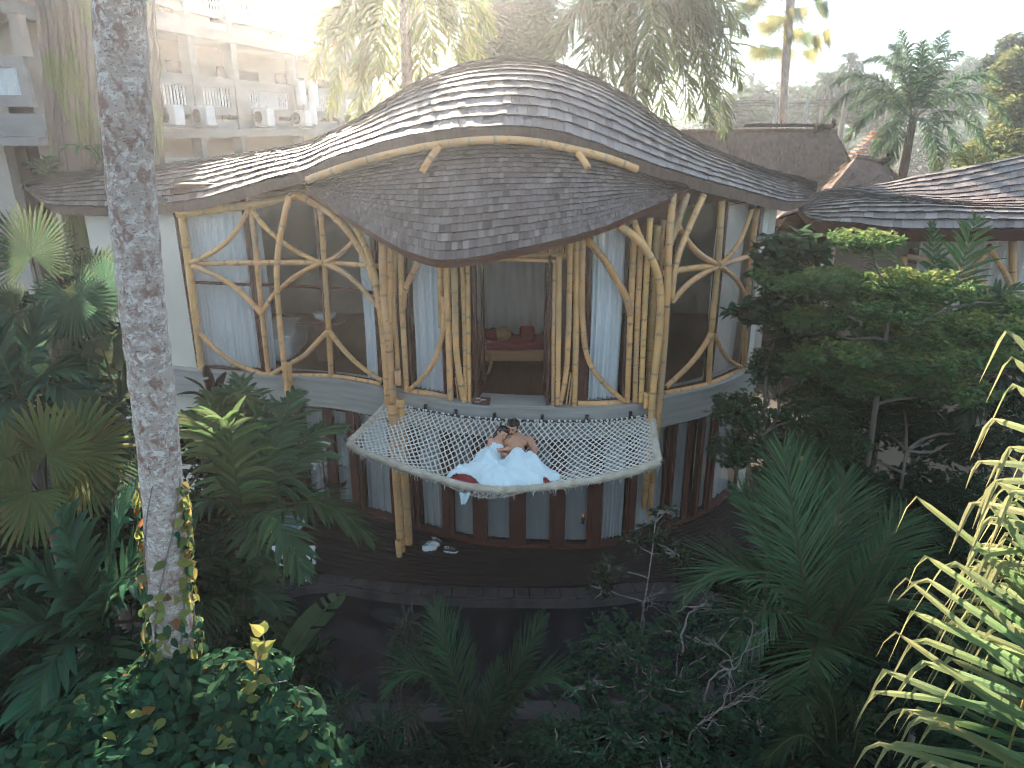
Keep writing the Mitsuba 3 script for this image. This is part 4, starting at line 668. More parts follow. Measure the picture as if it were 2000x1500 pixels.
# garden furniture half hidden by the palms at the left end of the terrace
k = thing('sun_lounger', 'white lounger with a grey blue towel half hidden by palm leaves', 'lounger')
c = atz(585, 1030, .3); c2 = c + [-1.5, .25, 0]
part(k, 'cushion', obox(c, c2, .62, .1), 'm_white'); part(k, 'towel', obox(c + [.02, .1, .07], c + [-.55, .15, .07], .64, .03), 'm_curtain_blue'); part(k, 'frame', obox(c + [0, 0, -.1], c2 + [0, 0, -.1], .56, .08), 'm_darkwood')
for x, y in ((c[0] - .1, c[1] - .2), (c[0] - .1, c[1] + .2), (c2[0] + .1, c2[1] - .2), (c2[0] + .1, c2[1] + .2)): part(k, 'leg', obox((x, y, .0), (x, y, .2), .05, .05, (0, 1, 0)), 'm_darkwood')
k = thing('low_table', 'white low table at the left edge of the terrace behind palm fronds', 'table'); c = atz(560, 1085, .35); part(k, 'top', rbox((.9, .6, .05), .02, c), 'm_white', 30)
for x in (-.4, .4):
    for y in (-.25, .25): part(k, 'leg', obox(c + [x, y, -.35], c + [x, y, -.02], .05, .05, (0, 1, 0)), 'm_white')
k = thing('awning', 'pale slanted awning edge behind the left palm, below the slab', 'awning'); a, b = at(455, 842, 12.9), at(628, 885, 12.6)
part(k, 'cloth', obox(a, b, .9, .03), 'm_linen'); part(k, 'valance', obox(a + [0, -.46, -.06], b + [0, -.46, -.06], .02, .13), 'm_linen')
for q in (a, b): part(k, 'pole', tube_mesh([q + [-.02, .1, 0], np.r_[q[:2] + [-.02, .1], 0.0]], .02, 8), 'm_darkwood', True)
k = thing('iron_plant_stand', 'black wrought iron stand with a basket before the lower left doors', 'stand'); c = atz(660, 985, 0.0)
for s in (-1, 1):
    part(k, 'leg', tube_mesh(curve([c + [.16 * s, 0, 0], c + [.04 * s, 0, .35], c + [.05 * s, 0, .8]], 12), .014, 6), 'm_iron', True); part(k, 'arm', tube_mesh(curve([c + [0, 0, .80], c + [.16 * s, 0, .92], c + [.30 * s, 0, .86], c + [.33 * s, 0, .95]], 14), .014, 6), 'm_iron', True)
part(k, 'basket', tube_mesh([c + [0, 0, .42], c + [0, 0, .46], c + [0, 0, .62]], [.10, .2, .27], 14, False), 'm_iron', True); part(k, 'post', tube_mesh([c, c + [0, 0, .5], c + [0, 0, 1.0]], .016, 6), 'm_iron', True)
# ---------------------------------------------------------------- plants: builders
def vary(rng, n, base, spread=.25, hue=.12):
    b = np.array(base) * [1.02, 1.10, 1.10] * (1 - spread + 2 * spread * rng.random((n, 1))); return b * (1 + hue * rng.normal(0, 1, (n, 3)) * [1, .5, .6])
def strips(p, b, w, u=None, fold=0.0):
    """Leaf blades: p (m, k, 3) midlines, b (m, k, 3) width directions, w (m, k) half widths; folded along the midline when u is given."""
    m, k, _ = p.shape
    if fold: mid = p - u * (fold * w)[..., None]; v = np.stack([p - b * w[..., None], mid, p + b * w[..., None]], 2); c = 3
    else: v = np.stack([p - b * w[..., None], p + b * w[..., None]], 2); c = 2
    i = np.arange(k - 1)[:, None]; j = np.arange(c - 1)[None]; a = (i * c + j).ravel(); q = np.stack([a, a + 1, a + c + 1, a + c], 1); f = np.vstack([q[:, [0, 1, 2]], q[:, [0, 2, 3]]])
    return v.reshape(-1, 3), (f[None] + (np.arange(m) * k * c)[:, None, None]).reshape(-1, 3), k * c
def frond(ctrl, L, n=36, w=.022, droop=.6, lift=.15, a0=72, a1=28, col=(.045, .08, .035), rng=None, segs=5, fold=.35, up=(0, 0, 1), start=.12, sides=(-1, 1), stalk=.018, rib=(.16, .15, .07), plume=0.0, tipcol=None, bend=1.6, prof=None, jit=.10, kink=None):
    """A feather palm leaf: a rachis through the control points with drooping, folded leaflets."""
    rng = rng or R(0); g = G(); c = curve(np.asarray(ctrl, float), 40); t = np.linspace(start, 1, n); cs = np.linspace(0, 1, 40); f = CubicSpline(cs, c); p0 = f(t); tg = nrm(f(t, 1))
    s = nrm(np.cross(tg, np.asarray(up, float))); u = np.cross(s, tg)
    v, ff = tube_mesh(c, np.linspace(stalk, stalk * .2, 40), 5, False); g.add(v, ff, np.array(rib) * (0.85 + .3 * rng.random()))
    q = (t - start) / (1 - start); pr = (np.clip(np.sin(np.pi * (.14 + .80 * q)), .05, 1) ** .75) if prof is None else prof(q)
    for sd in sides:
        a = np.radians(a0 + (a1 - a0) * q + rng.normal(0, 5, n)); LL = L * pr * (1 + jit * rng.normal(0, 1, n)); ph = rng.normal(0, plume, n) if plume else np.zeros(n)
        d = nrm(tg * np.cos(a)[:, None] + s * (sd * np.sin(a) * np.cos(ph))[:, None] + u * (lift + np.sin(ph) + .06 * rng.normal(0, 1, n))[:, None])
        pts = [p0]; dirs = []; kk = 0 if kink is None else kink + .07 * rng.normal(0, 1, n)
        dr_ = droop * (1 + .25 * rng.normal(0, 1, n))
        for k in range(segs):
            x_ = (k + .5) / segs; amt = ((k + .5) / segs) ** bend * 2 if kink is None else np.clip((x_ - kk + .06) / .12, 0, 1) * 2 + .05 * x_; dk = nrm(d + np.array([0, 0, -1.0]) * (dr_ * amt)[:, None]); dirs.append(dk); pts.append(pts[-1] + dk * (LL / segs)[:, None])
        dirs.append(dirs[-1]); pts = np.stack(pts, 1); dirs = np.stack(dirs, 1)
        b = nrm(tg[:, None] - dirs * (tg[:, None] * dirs).sum(-1, keepdims=True)); uu_ = np.cross(dirs, b); uu_ *= np.sign(uu_[..., 2:3] + 1e-6)
        wp = np.interp(np.linspace(0, 1, segs + 1), [0, .12, .4, .75, 1], [.35, .9, 1, .7, .04])[None] * w * (.7 + .3 * pr)[:, None]
        vv, f2, per = strips(pts, b, wp, uu_, fold); cc = vary(rng, n, col); cc = np.repeat(cc, per, 0)
        if tipcol is not None: k = np.tile(np.repeat(np.linspace(0, 1, segs + 1), per // (segs + 1)), n)[:, None] ** 2; cc = cc * (1 - k) + np.array(tipcol) * k
        g.add(vv, f2, np.clip(cc, .003, .9))
    return g
def fan_leaf(c, axis, normal, Rr, rng, span=300, nseg=46, free=.40, col=(.065, .095, .045), droop=.10, cup=.10, stalk_from=None, tip=(.12, .11, .05)):
    g = G(); z = nrm(normal); x = nrm(np.asarray(axis, float) - z * np.dot(axis, z)); y = np.cross(z, x); th = np.radians(np.linspace(-span / 2, span / 2, nseg)); da = np.radians(span / nseg) / 2
    dirv = lambda a: x * np.cos(a)[:, None] + y * np.sin(a)[:, None]
    Rj = Rr * (.84 + .16 * np.cos(th)) * (1 + .05 * rng.normal(0, 1, nseg)); rin = Rj * (1 - free)
    fr = [.02, .4, .7, 1.0]; pts = []; P_ = []
    rr = np.r_[.03, .5, 1.0, 1.0 + .33 * free / (1 - free), 1.0 + .7 * free / (1 - free), 1 / (1 - free)]
    m = []
    for r_ in rr:
        rad = (rin * r_)[:, None]; q = rad[:, 0] / Rj; h = z * (cup * Rr * q ** 2)[:, None]; g_ = np.array([0, 0, -1.0]) * (droop * Rr * np.clip(q - .45, 0, 1) ** 2 * (1 + .5 * rng.normal(0, 1, nseg)))[:, None]; m.append(c + dirv(th) * rad + h + g_)
    p = np.stack(m, 1); tang = (-x * np.sin(th)[:, None] + y * np.cos(th)[:, None])[:, None] * np.ones((1, len(rr), 1))
    hw = np.stack([rin * r_ * math.tan(da) * s for r_, s in zip(rr, (1, 1, 1, .82, .5, .03))], 1)
    vv, f2, per = strips(p, tang, hw, np.broadcast_to(z, p.shape), .8); cc = np.repeat(vary(rng, nseg, col, .14), per, 0)
    k = np.tile(np.repeat((rr * (1 - free)), 3), nseg)[:, None] ** 4; cc = cc * (1 - .6 * k) + np.array(tip) * .6 * k
    g.add(vv, f2, np.clip(cc, .003, .9))
    if stalk_from is not None: v, ff = tube_mesh(curve([stalk_from, (np.asarray(stalk_from) + c) / 2 + [0, 0, .08], c], 12), .011, 5, False); g.add(v, ff, (.10, .11, .05))
    return g
def paddle_leaf(ctrl, W, rng, col=(.05, .09, .035), n=26, sag=.35, tear=.25, up=(0, 0, 1), curl=0.0):
    """A banana leaf: a midrib with a broad torn blade."""
    g = G(); c = curve(ctrl, n); t, a, _ = frames(c); s = nrm(np.cross(t, np.asarray(up, float))); u = np.cross(s, t); q = np.linspace(0, 1, n); w = W * np.clip(np.sin(np.pi * np.clip(q * .9 + .08, 0, 1)), .02, 1) ** .6 * np.where(q > .9, np.sqrt(np.clip((1 - q) / .1, .0, 1)), 1)
    v, f = tube_mesh(c, np.linspace(.02, .004, n), 5, False); g.add(v - u.repeat(5, 0) * .008, f, np.array(col) * 1.8)
    for sd in (-1, 1):
        sg_ = np.cumsum(rng.random(n) < tear); x = np.linspace(0, 1, 6); off = rng.normal(0, .12, sg_.max() + 1)[sg_]
        h = -sag * x[None] ** 1.7 * (1 + off[:, None] * 2) + .02 * np.sin(q[:, None] * 70) * x[None]
        P_ = c[:, None] + s[:, None] * (sd * w[:, None, None] * x[None, :, None] * (1 - .12 * x[None, :, None])) + u[:, None] * (w[:, None] * h)[..., None] + t[:, None] * (w[:, None] * x[None] * .22)[..., None]
        gf = grid_faces(n, 6); keep = np.repeat(~np.r_[False, np.diff(sg_) > 0][1:], 5); cc = np.repeat(np.clip(np.array(col) * (.9 + .2 * meshkit.noise(np.c_[q * 40, q * 0, q * 0]))[:, None], 0, 1), 6, 0); g.add(P_.reshape(-1, 3), gf[keep], cc)
    return g
def leaflets(p, d, u, L, w, col, shape='rhomb', fold=.3):
    """Single leaves at p along d, blade normal u, lengths L, half widths w."""
    p, d, u = (np.asarray(x, float) for x in (p, d, u)); m = len(p); d = nrm(d); s = nrm(np.cross(d, u)); u = np.cross(s, d); L = np.broadcast_to(L, (m,))[:, None]; w = np.broadcast_to(w, (m,))[:, None]
    if shape == 'rhomb':
        v = np.stack([p, p + d * L * .5 + s * w + u * w * fold, p + d * L - u * L * .06, p + d * L * .5 - s * w + u * w * fold], 1); f = np.array([[0, 1, 2], [0, 2, 3]])
    else:   # ovate leaf with a drip tip, folded along the midrib
        r = lambda a, b, h: p + d * L * a + s * w * b + u * w * h
        v = np.stack([r(0, 0, 0), r(.30, 0, -.05), r(.62, 0, -.12), r(.86, 0, -.3), r(1.0, 0, -.55), r(.13, .70, .22), r(.36, 1.0, .3), r(.66, .72, .12), r(.87, .2, -.22), r(.13, -.70, .22), r(.36, -1.0, .3), r(.66, -.72, .12), r(.87, -.2, -.22)], 1)
        f = np.array([[0, 5, 1], [5, 6, 1], [1, 6, 2], [6, 7, 2], [2, 7, 3], [7, 8, 3], [3, 8, 4], [0, 1, 9], [9, 1, 10], [1, 2, 10], [10, 2, 11], [2, 3, 11], [11, 3, 12], [3, 4, 12]])
    k = v.shape[1]; return v.reshape(-1, 3), (f[None] + k * np.arange(m)[:, None, None]).reshape(-1, 3), np.repeat(np.broadcast_to(np.asarray(col, float), (m, 3)), k, 0)
def rosettes(c, rng, L=.10, w=.024, per=7, col=(.05, .09, .035), flat=.35, shape='rhomb', young=None, lit_mask=None):
    """Whorls of leaves at the twig ends c."""
    m = len(c) * per; p = np.repeat(c, per, 0) + rng.normal(0, .02, (m, 3)); a = rng.random(m) * 2 * np.pi; e = rng.normal(.12, flat, m); d = np.stack([np.cos(a) * np.cos(e), np.sin(a) * np.cos(e), np.sin(e)], 1)
    u = nrm(np.array([0, 0, 1.0]) + rng.normal(0, .45, (m, 3))); cc = vary(rng, m, col)
    if young is not None: k = np.repeat(lit_mask, per)[:, None] * rng.random((m, 1)); cc = cc * (1 - k) + np.array(young) * k  # young: sunlight on the crown tops, painted in as a yellower leaf colour
    return leaflets(p, d, u, L * (.7 + .6 * rng.random(m)), w * (.7 + .6 * rng.random(m)), np.clip(cc, .004, .8), shape)
def branch(a, b, r0, r1, rng, wob=.05, n=8):
    a, b = np.asarray(a, float), np.asarray(b, float); t = np.linspace(0, 1, 5)[:, None]; L = np.linalg.norm(b - a); p = a + (b - a) * t + rng.normal(0, wob * L, (5, 3)) * np.sin(np.pi * t); return tube_mesh(curve(p, n), np.linspace(r0, r1, n), 6, False)
def twiggery(base, d, L, r, rng, depth=4, spread=.7, out=None, droop=.0):
    """A bare forking twig."""
    out = out if out is not None else G(); e = base + nrm(d) * L; v, f = branch(base, e, r, r * .62, rng, .06, 6); out.add(v, f)
    if depth > 0:
        for k in range(2 if rng.random() < .75 else 3): twiggery(e, nrm(nrm(d) + rng.normal(0, spread, 3) * [1, .7, .8] - [0, 0, droop]), L * (.62 + .25 * rng.random()), r * .62, rng, depth - 1, spread, out, droop)
        if rng.random() < .6: m = base + (e - base) * (.3 + .5 * rng.random()); twiggery(m, nrm(nrm(d) + rng.normal(0, spread, 3)), L * .5, r * .45, rng, depth - 2 if depth > 1 else 0, spread, out, droop)
    return out
def palm_trunk(pts, r, parent, bsdf='m_palmbark', rings=True, n=90, seed=0, sides=20, name='trunk'):
    c = curve(pts, n); s = np.linspace(0, 1, n); L = np.linalg.norm(np.diff(c, axis=0), axis=1).sum(); r = np.interp(s, np.linspace(0, 1, len(np.atleast_1d(r))), np.atleast_1d(r)); rr = r * (1 + (.042 * ((((s * L + .05 * np.sin(s * L * 2.3)) / .12) % 1) < .25) * (.5 + np.abs(np.sin(s * L * 1.7))) if rings else 0) + .02 * np.sin(s * L * 1.1 + seed))
    v, f = tube_mesh(c, rr, sides); o = np.repeat(c, sides, 0); d = nrm(v[:-2] - o); v[:-2] += d * (.10 * np.repeat(r, sides) * (meshkit.fbm(np.c_[v[:-2, 0] * 5, v[:-2, 1] * 5, v[:-2, 2] * 3], 3, seed) - .5))[:, None]; return part(parent, name, (v, f), bsdf, True)
def split_leaves(parent, v, f, c, per_v, per_f, keep, name, bsdf, pos):
    """The leaves that show largest as parts, the rest as one part."""
    m = len(v) // per_v; v, c = v.reshape(m, per_v, 3), c.reshape(m, per_v, 3); f0 = f[:per_f]; dist = np.linalg.norm(v[:, 0] - EYE, axis=1); nn = np.cross(v[:, 6] - v[:, 0], v[:, 10] - v[:, 0]) if per_v > 10 else np.cross(v[:, 1] - v[:, 0], v[:, 2] - v[:, 0])
    q = np.linalg.norm(nn, axis=1) / dist ** 2 * (0.2 + np.abs((nrm(nn) * nrm(EYE - v[:, 0])).sum(1))) * pos; o = np.argsort(-q)
    for i in o[:keep]: part(parent, name, G().add(v[i], f0, c[i]), bsdf)
    r = o[keep:]
    if len(r): part(parent, 'leaves', G().add(v[r].reshape(-1, 3), (f0[None] + per_v * np.arange(len(r))[:, None, None]).reshape(-1, 3), c[r].reshape(-1, 3)), bsdf, kind='stuff')
# ---------------------------------------------------------------- plants near the camera
# the leaning palm in front, its crown above the frame, and the vine at its foot
CP = thing('coconut_palm', 'tall leaning coconut palm with lichen spotted trunk, rising past the left of the picture', 'palm tree')
tp = [at(352, 1420, 4.9) * [1, 1, 0] + [0, 0, -.5], at(335, 1230, 5.0), at(321, 1000, 5.05), at(290, 700, 5.1), at(260, 400, 5.15), at(231, 0, 5.2)]; d = nrm(tp[-1] - tp[-2]); top = tp[-1] + d * 4.2
palm_trunk(tp + [tp[-1] + d * 2, top], [.21, .165, .155, .155, .155, .155, .14, .12], CP, n=150, seed=4, sides=28)
rng = R(31)
for k in range(13):
    a = k * 2.4; el = rng.uniform(-.1, .9); o = np.array([math.cos(a), math.sin(a), 0]); L = rng.uniform(2.4, 3.2)
    part(CP, 'frond', frond([top, top + o * L * .35 + [0, 0, .7 * el + .2], top + o * L * .7 + [0, 0, .6 * el], top + o * L * .92 + [0, 0, -.9]], .62, 40, .022, .9, col=(.09, .12, .04), rng=rng, segs=4), 'm_leaf')
def vine_leaf_color(rng, m, yellow):
    c = vary(rng, m, (.034, .078, .044), .35); k = rng.random(m); y = k < yellow; c[y] = vary(rng, y.sum(), (.20, .20, .065), .3); o = k > 1 - yellow * .14; c[o] = vary(rng, o.sum(), (.26, .13, .06), .3); return np.clip(c, .006, .8)
VN = thing('climbing_vine', 'leafy climbing vine covering the palm foot, green with yellow and orange leaves', 'climbing plant')
rng = R(8); pts, nor, sz, yl, po = [], [], [], [], []
fx = Pchip([0, .25, .5, .75, 1], np.array([tp[1] + [0, 0, -.35], at(333, 1180, 5.0), at(327, 1090, 5.02), at(321, 1010, 5.05), at(314, 930, 5.05)]))
for k in range(380):
    h = rng.random() ** 2.6; a = rng.uniform(0, 2 * np.pi)
    if h > .34 and rng.random() < .75: a = rng.choice([-.15, np.pi + .15]) + rng.normal(0, .22)
    if h > .55 and abs(math.sin(a)) > .5: continue
    c = fx(h); n = np.array([math.cos(a), math.sin(a), .25]); pts.append(c + n * [.165, .165, 0] * (1 + .35 * (1 - h) * rng.random())); nor.append(n); sz.append(.085 + .045 * rng.random()); yl.append(.6 if h > .22 else .35); po.append(1)
mound = [(330, 1330, 4.85, .42, .42), (220, 1370, 4.7, .40, .38), (440, 1330, 4.75, .40, .34), (130, 1420, 4.5, .36, .34), (330, 1450, 4.4, .50, .44), (480, 1410, 4.55, .42, .36), (560, 1390, 4.5, .30, .26), (200, 1500, 4.2, .42, .40), (420, 1520, 4.1, .50, .42), (600, 1470, 4.3, .34, .30), (60, 1500, 4.2, .34, .32), (560, 1540, 4.1, .4, .36), (520, 1300, 4.75, .16, .18), (300, 1600, 3.9, .6, .4)]
for px, py, Y, r, rz in mound:
    c = at(px, py, Y) - [0, 0, rz * .45]; m = int(430 * (r / .42) ** 2); d = nrm(rng.normal(0, 1, (m, 3)) + [0, -.5, .7]); rad = .55 + .5 * rng.random(m) ** .5
    pts += list(c + d * np.array([r, r, rz]) * rad[:, None]); nor += list(d); sz += list(.10 + .075 * rng.random(m)); yl += [.05] * m; po += [1] * m
pts, nor, sz, yl = np.array(pts), np.array(nor), np.array(sz), np.array(yl); m = len(pts); a = rng.normal(0, 1, (m, 3)); dd = nrm(np.cross(nor, a)); dd = nrm(dd + [0, -.2, -.55] + .35 * nor); uu_ = nrm(nor + np.array([0, -.1, .6]) + rng.normal(0, .35, (m, 3)))
cc = np.vstack([vine_leaf_color(rng, 1, y) for y in yl]); v, f, c = leaflets(pts, dd, uu_, sz, sz * .29, cc, 'ovate'); split_leaves(VN, v, f, c, 13, 14, 300, 'leaf', 'm_leaf', np.ones(m))
g = G()
for k in range(5): ph = k * 1.3; t = np.linspace(0, 1, 40); q = np.array([fx(x) for x in t]) + np.stack([.168 * np.cos(ph + 2.2 * t), .168 * np.sin(ph + 2.2 * t), 0 * t], 1); w, h = tube_mesh(q, np.linspace(.009, .004, 40), 5, False); g.add(w, h)
for (x0, y0, Y0), (x1, y1, Y1) in (((500, 1340, 4.6), (513, 1238, 4.7)), ((430, 1350, 4.6), (560, 1330, 4.6)), ((470, 1440, 4.4), (625, 1500, 4.3)), ((350, 1420, 4.5), (352, 1520, 4.2)), ((180, 1400, 4.4), (60, 1510, 4.2))): w, h = branch(at(x0, y0, Y0), at(x1, y1, Y1), .008, .004, rng); g.add(w, h)
part(VN, 'stem', g, 'm_twig', True)
q = np.linspace(0, 1, 7)[:, None]; sp = at(500, 1340, 4.6) * (1 - q) + at(513, 1240, 4.7) * q; v, f, c = leaflets(np.repeat(sp, 2, 0), nrm(rng.normal(0, 1, (14, 3)) + [0, -.3, .1]), nrm(rng.normal(0, .4, (14, 3)) + [0, -.6, .7]), .15, .045, vary(rng, 14, (.24, .22, .07)), 'ovate'); part(VN, 'shoot', G().add(v, f, c), 'm_leaf')

def fan_palm(label, leaves, base, Rr, seed, col, group=None, trunk=.07, name='fan_palm', tip=(.12, .11, .05), free=.45, nseg=46):
    """leaves: (px, py, Y, axis px offset, normal tilt) of each fan's centre."""
    rng = R(seed); k = thing(name, label, 'palm', group); hub = np.asarray(base, float)
    palm_trunk([hub * [1, 1, 0] + [0, 0, -.6], (hub * [1, 1, .5]) + [.02, .02, -.3], hub - [0, 0, .15]], [trunk * 1.2, trunk], k, 'm_bark', n=30, seed=seed, sides=10)
    for px, py, Y, ax, az, nx, sc in leaves:
        c = at(px, py, Y); part(k, 'leaf', fan_leaf(c, (ax, -.25, az), (nx, -.92, .38), Rr * sc, rng, col=np.array(col) * rng.uniform(.85, 1.2), span=rng.uniform(270, 320), stalk_from=hub, tip=tip, free=free, nseg=nseg), 'm_leaf')
    return k
fan_palm('large fan palm with round grey green leaves at the upper left edge', [(62, 500, 9.2, -.1, 1, .1, 1.0), (172, 545, 9.5, .9, .25, .3, .75), (30, 610, 9.0, -.6, -.5, -.1, .85), (150, 600, 9.6, .6, -.3, .2, .7)], at(95, 640, 9.6), .70, 51, (.045, .068, .040))
fan_palm('drooping dark fan palm in the middle of the left thicket', [(140, 585, 8.4, .2, -.9, .1, .95), (205, 560, 8.8, .9, .2, .1, .8), (60, 700, 8.2, -.8, -.2, -.2, .9), (180, 690, 8.5, .6, -.8, .2, .8)], at(120, 640, 8.9), .66, 52, (.055, .105, .066))
fan_palm('yellow green fan palm left of the leaning trunk', [(90, 888, 6.6, .1, 1, .0, 1.0), (143, 880, 6.9, .8, .5, .2, 1.1), (62, 962, 6.4, -.4, -.4, -.1, 1.05), (12, 895, 6.5, -.9, .2, -.3, .75), (165, 935, 7.0, .8, -.5, .4, .8)], at(95, 990, 6.9), .58, 53, (.125, .140, .058), tip=(.20, .16, .06), nseg=34)
def feather_palm(label, hub, tips, L, seed, col, n=34, w=.03, droop=.5, arch=.35, name='feather_palm', trunk_r=.06, group=None, cat='palm', lift=.15, base=None, rib=(.10, .12, .05), a0=72, a1=28, segs=5, plume=0.0, tipcol=None, fold=.35, stalk=.016, bend=1.6, start=.16, crownshaft=False, bark='m_bark', cols=None, prof=None):
    """hub: a point; tips: (px, py, Y) or points of each frond's end; every frond arches from the hub to its end."""
    rng = R(seed); k = thing(name, label, cat, group); hub = np.asarray(hub, float)
    if trunk_r:
        b = np.asarray(base, float) if base is not None else hub * [1, 1, 0] + [0, 0, -.6]; palm_trunk([b, b * .5 + hub * .5 + rng.normal(0, .03, 3), hub], [trunk_r * 1.25, trunk_r, trunk_r * .8], k, bark, n=40, seed=seed, sides=12)
    for i, tip in enumerate(tips):
        e = at(*tip[:3]); h = tip[3] if len(tip) > 3 else arch; D = e - hub; D2 = np.linalg.norm(D); m1 = hub + D * .36 + [0, 0, h * D2 * .85]; m2 = hub + D * .72 + [0, 0, h * D2 * .80]
        part(k, 'frond', frond([hub, m1, m2, e], L * (tip[4] if len(tip) > 4 else 1), n, w, droop, lift, a0, a1, np.array(cols[i] if cols is not None and cols[i] is not None else col) * rng.uniform(.85, 1.2), rng, segs=segs, plume=plume, tipcol=tipcol, fold=fold, stalk=stalk, rib=rib, bend=bend, start=start, prof=prof), 'm_leaf')
    return k
BR = (.048, .115, .068)
feather_palm('dark broad leaved palm at the left edge below the fan palms', at(190, 1250, 6.0), [(265, 950, 6.3, .1), (120, 1010, 6.0, .1), (300, 1160, 5.7, .35), (20, 1130, 5.8, .35), (-40, 1290, 5.6, .35), (60, 1420, 5.3, .4), (235, 1400, 5.5, .4), (330, 1020, 6.5, .15)], .52, 61, BR, n=18, w=.048, droop=.35, a0=62, a1=30, segs=5)
feather_palm('dark palm with long leaflets in the far left thicket', at(40, 780, 7.6), [(-40, 620, 7.6, .1), (90, 600, 8.0, .1), (170, 740, 7.8, .3), (-80, 760, 7.4, .2), (200, 830, 7.4, .35), (10, 900, 7.0, .35)], .50, 62, (.050, .098, .066), n=26, w=.036, droop=.35)
feather_palm('palm with grey green shiny fronds behind the yellow fan palm', at(200, 860, 7.6), [(60, 770, 7.8, .35), (150, 760, 8.0, .3), (230, 800, 7.7, .4), (290, 900, 7.2, .35), (250, 980, 6.9, .3)], .42, 63, (.06, .085, .055), n=18, w=.028, droop=.5)
SP = (.062, .112, .060)
feather_palm('clumping palm with many arching fronds right of the leaning trunk', at(490, 1040, 8.2), [(722, 1050, 8.0, .32, 1.0), (640, 885, 9.0, .25), (575, 770, 9.6, .08), (470, 745, 9.4, .05, 1.05), (360, 810, 8.6, .25), (420, 830, 7.8, .35), (590, 1120, 7.4, .5, .9), (370, 1010, 7.6, .35), (520, 1150, 7.2, .5, .85), (600, 960, 8.4, .3), (665, 830, 9.6, .2), (545, 840, 9.0, .15)], .58, 64, SP, n=30, w=.036, droop=.42,
    cols=[(.045, .075, .035), None, None, None, (.10, .13, .055), (.085, .12, .05), None, None, None, None, None, None])
feather_palm('bright sunlit palm fronds in front of the left upper windows', at(395, 880, 8.8), [(497, 785, 9.2, .35), (505, 800, 8.8, .45), (440, 770, 9.4, .3), (330, 860, 8.4, .3)], .42, 65, (.085, .115, .05), n=22, w=.028, droop=.6, trunk_r=.04)
feather_palm('dark shade palm under the clumping palm near the terrace', at(430, 1180, 7.2), [(330, 1090, 7.0, .3), (520, 1090, 7.4, .3), (400, 1060, 7.6, .15), (470, 1260, 6.6, .4), (560, 1210, 6.9, .35), (390, 1250, 6.4, .45)], .45, 66, (.036, .080, .050), n=28, w=.028, droop=.4)
# banana plants
def banana(label, leaves, seed, base, name='banana_plant', col=(.045, .075, .035)):
    rng = R(seed); k = thing(name, label, 'plant'); base = np.asarray(base, float); v, f = tube_mesh(curve([base * [1, 1, 0] + [0, 0, -.6], base * [1, 1, .5], base], 12), np.linspace(.10, .06, 12), 10); part(k, 'stem', (v, f), 'm_bark', True)
    for pts, W, c, up in leaves: q = [at(*p) for p in pts]; part(k, 'leaf', paddle_leaf([base] + q if np.linalg.norm(base - q[0]) > .05 else q, W, rng, c or col, up=up), 'm_leaf')
banana('banana plant with broad hanging leaves behind the leaning trunk', [([(205, 700, 8.1), (190, 660, 7.9), (160, 790, 7.6)], .20, (.06, .075, .045), (0, -.8, .6)), ([(235, 680, 8.1), (242, 640, 7.9), (235, 790, 7.6)], .22, (.055, .07, .045), (0, -.8, .6)), ([(255, 700, 8.0), (280, 650, 7.8), (265, 820, 7.5)], .20, (.045, .06, .035), (0, -.8, .6))], 71, at(230, 800, 8.3))
banana('young banana leaf arching beside the dark pool', [([(590, 1245, 6.1), (632, 1195, 6.1), (673, 1158, 6.0)], .16, (.055, .095, .05), (.55, -.7, .45)), ([(560, 1260, 6.2), (500, 1200, 6.4), (480, 1160, 6.4)], .12, (.02, .04, .025), (0, -.6, .8))], 72, at(548, 1330, 6.1))
rng = R(73); k = thing('cordyline', 'dark purple leaved plant below the left upper windows', 'plant'); b = at(420, 790, 9.9); part(k, 'stem', tube_mesh(curve([b * [1, 1, 0] + [0, 0, -.5], b - [0, 0, .6], b], 10), .03, 8), 'm_bark', True)
for px, py in ((345, 770), (360, 735), (400, 712), (440, 725), (480, 745), (500, 770), (390, 765), (455, 770)): part(k, 'leaf', paddle_leaf([b, b * .5 + at(px, py, 9.7) * .5 + [0, 0, .12], at(px, py, 9.6)], .085, rng, (.030, .014, .018) if px % 3 else (.02, .03, .022), n=16, sag=.3, tear=.02), 'm_leaf')

# young coconut palms on this side of the pool
CO = (.048, .095, .052)
feather_palm('young dark coconut palm at the bottom centre in front of the pool', at(935, 1500, 6.9), [(848, 1188, 7.3, .04, 1.0), (1060, 1208, 7.2, .06, .9), (752, 1352, 6.5, .42, 1.1), (1145, 1372, 6.5, .42, 1.0), (975, 1290, 7.2, .02, .5), (880, 1650, 5.9, .3), (1015, 1620, 5.9, .45), (770, 1560, 6.0, .4), (1120, 1520, 6.0, .35)], .58, 81, CO, n=88, w=.0115, droop=.16, a0=58, a1=22, rib=(.12, .095, .05), stalk=.02, lift=.05)
feather_palm('dark young coconut palm with broad fronds right of the pool', at(1590, 1300, 7.9), [(1530, 880, 8.8, .02, 1.1), (1340, 1160, 7.9, .42, 1.0), (1795, 1205, 7.4, .40, 1.15), (1765, 1010, 8.6, .08, 1.0), (1650, 930, 9.2, .02, .9), (1450, 960, 8.6, .1, 1.0), (1420, 1290, 7.0, .45, .9), (1560, 1420, 6.6, .55, 1.0), (1700, 1080, 8.6, .1, 1.0)], .92, 82, (.075, .130, .066), n=104, w=.0135, droop=.13, a0=64, a1=26, rib=(.13, .105, .055), stalk=.026, lift=.05)
feather_palm('low dark palm frond behind the bright fronds at the lower right', at(1640, 1560, 5.6), [(1540, 1370, 5.8, .40, .9), (1600, 1330, 6.2, .3, .8), (1500, 1480, 5.3, .4, .8), (1700, 1400, 5.6, .3)], .50, 83, (.030, .050, .026), n=44, w=.013, droop=.45, a0=60, a1=24, rib=(.15, .12, .05))
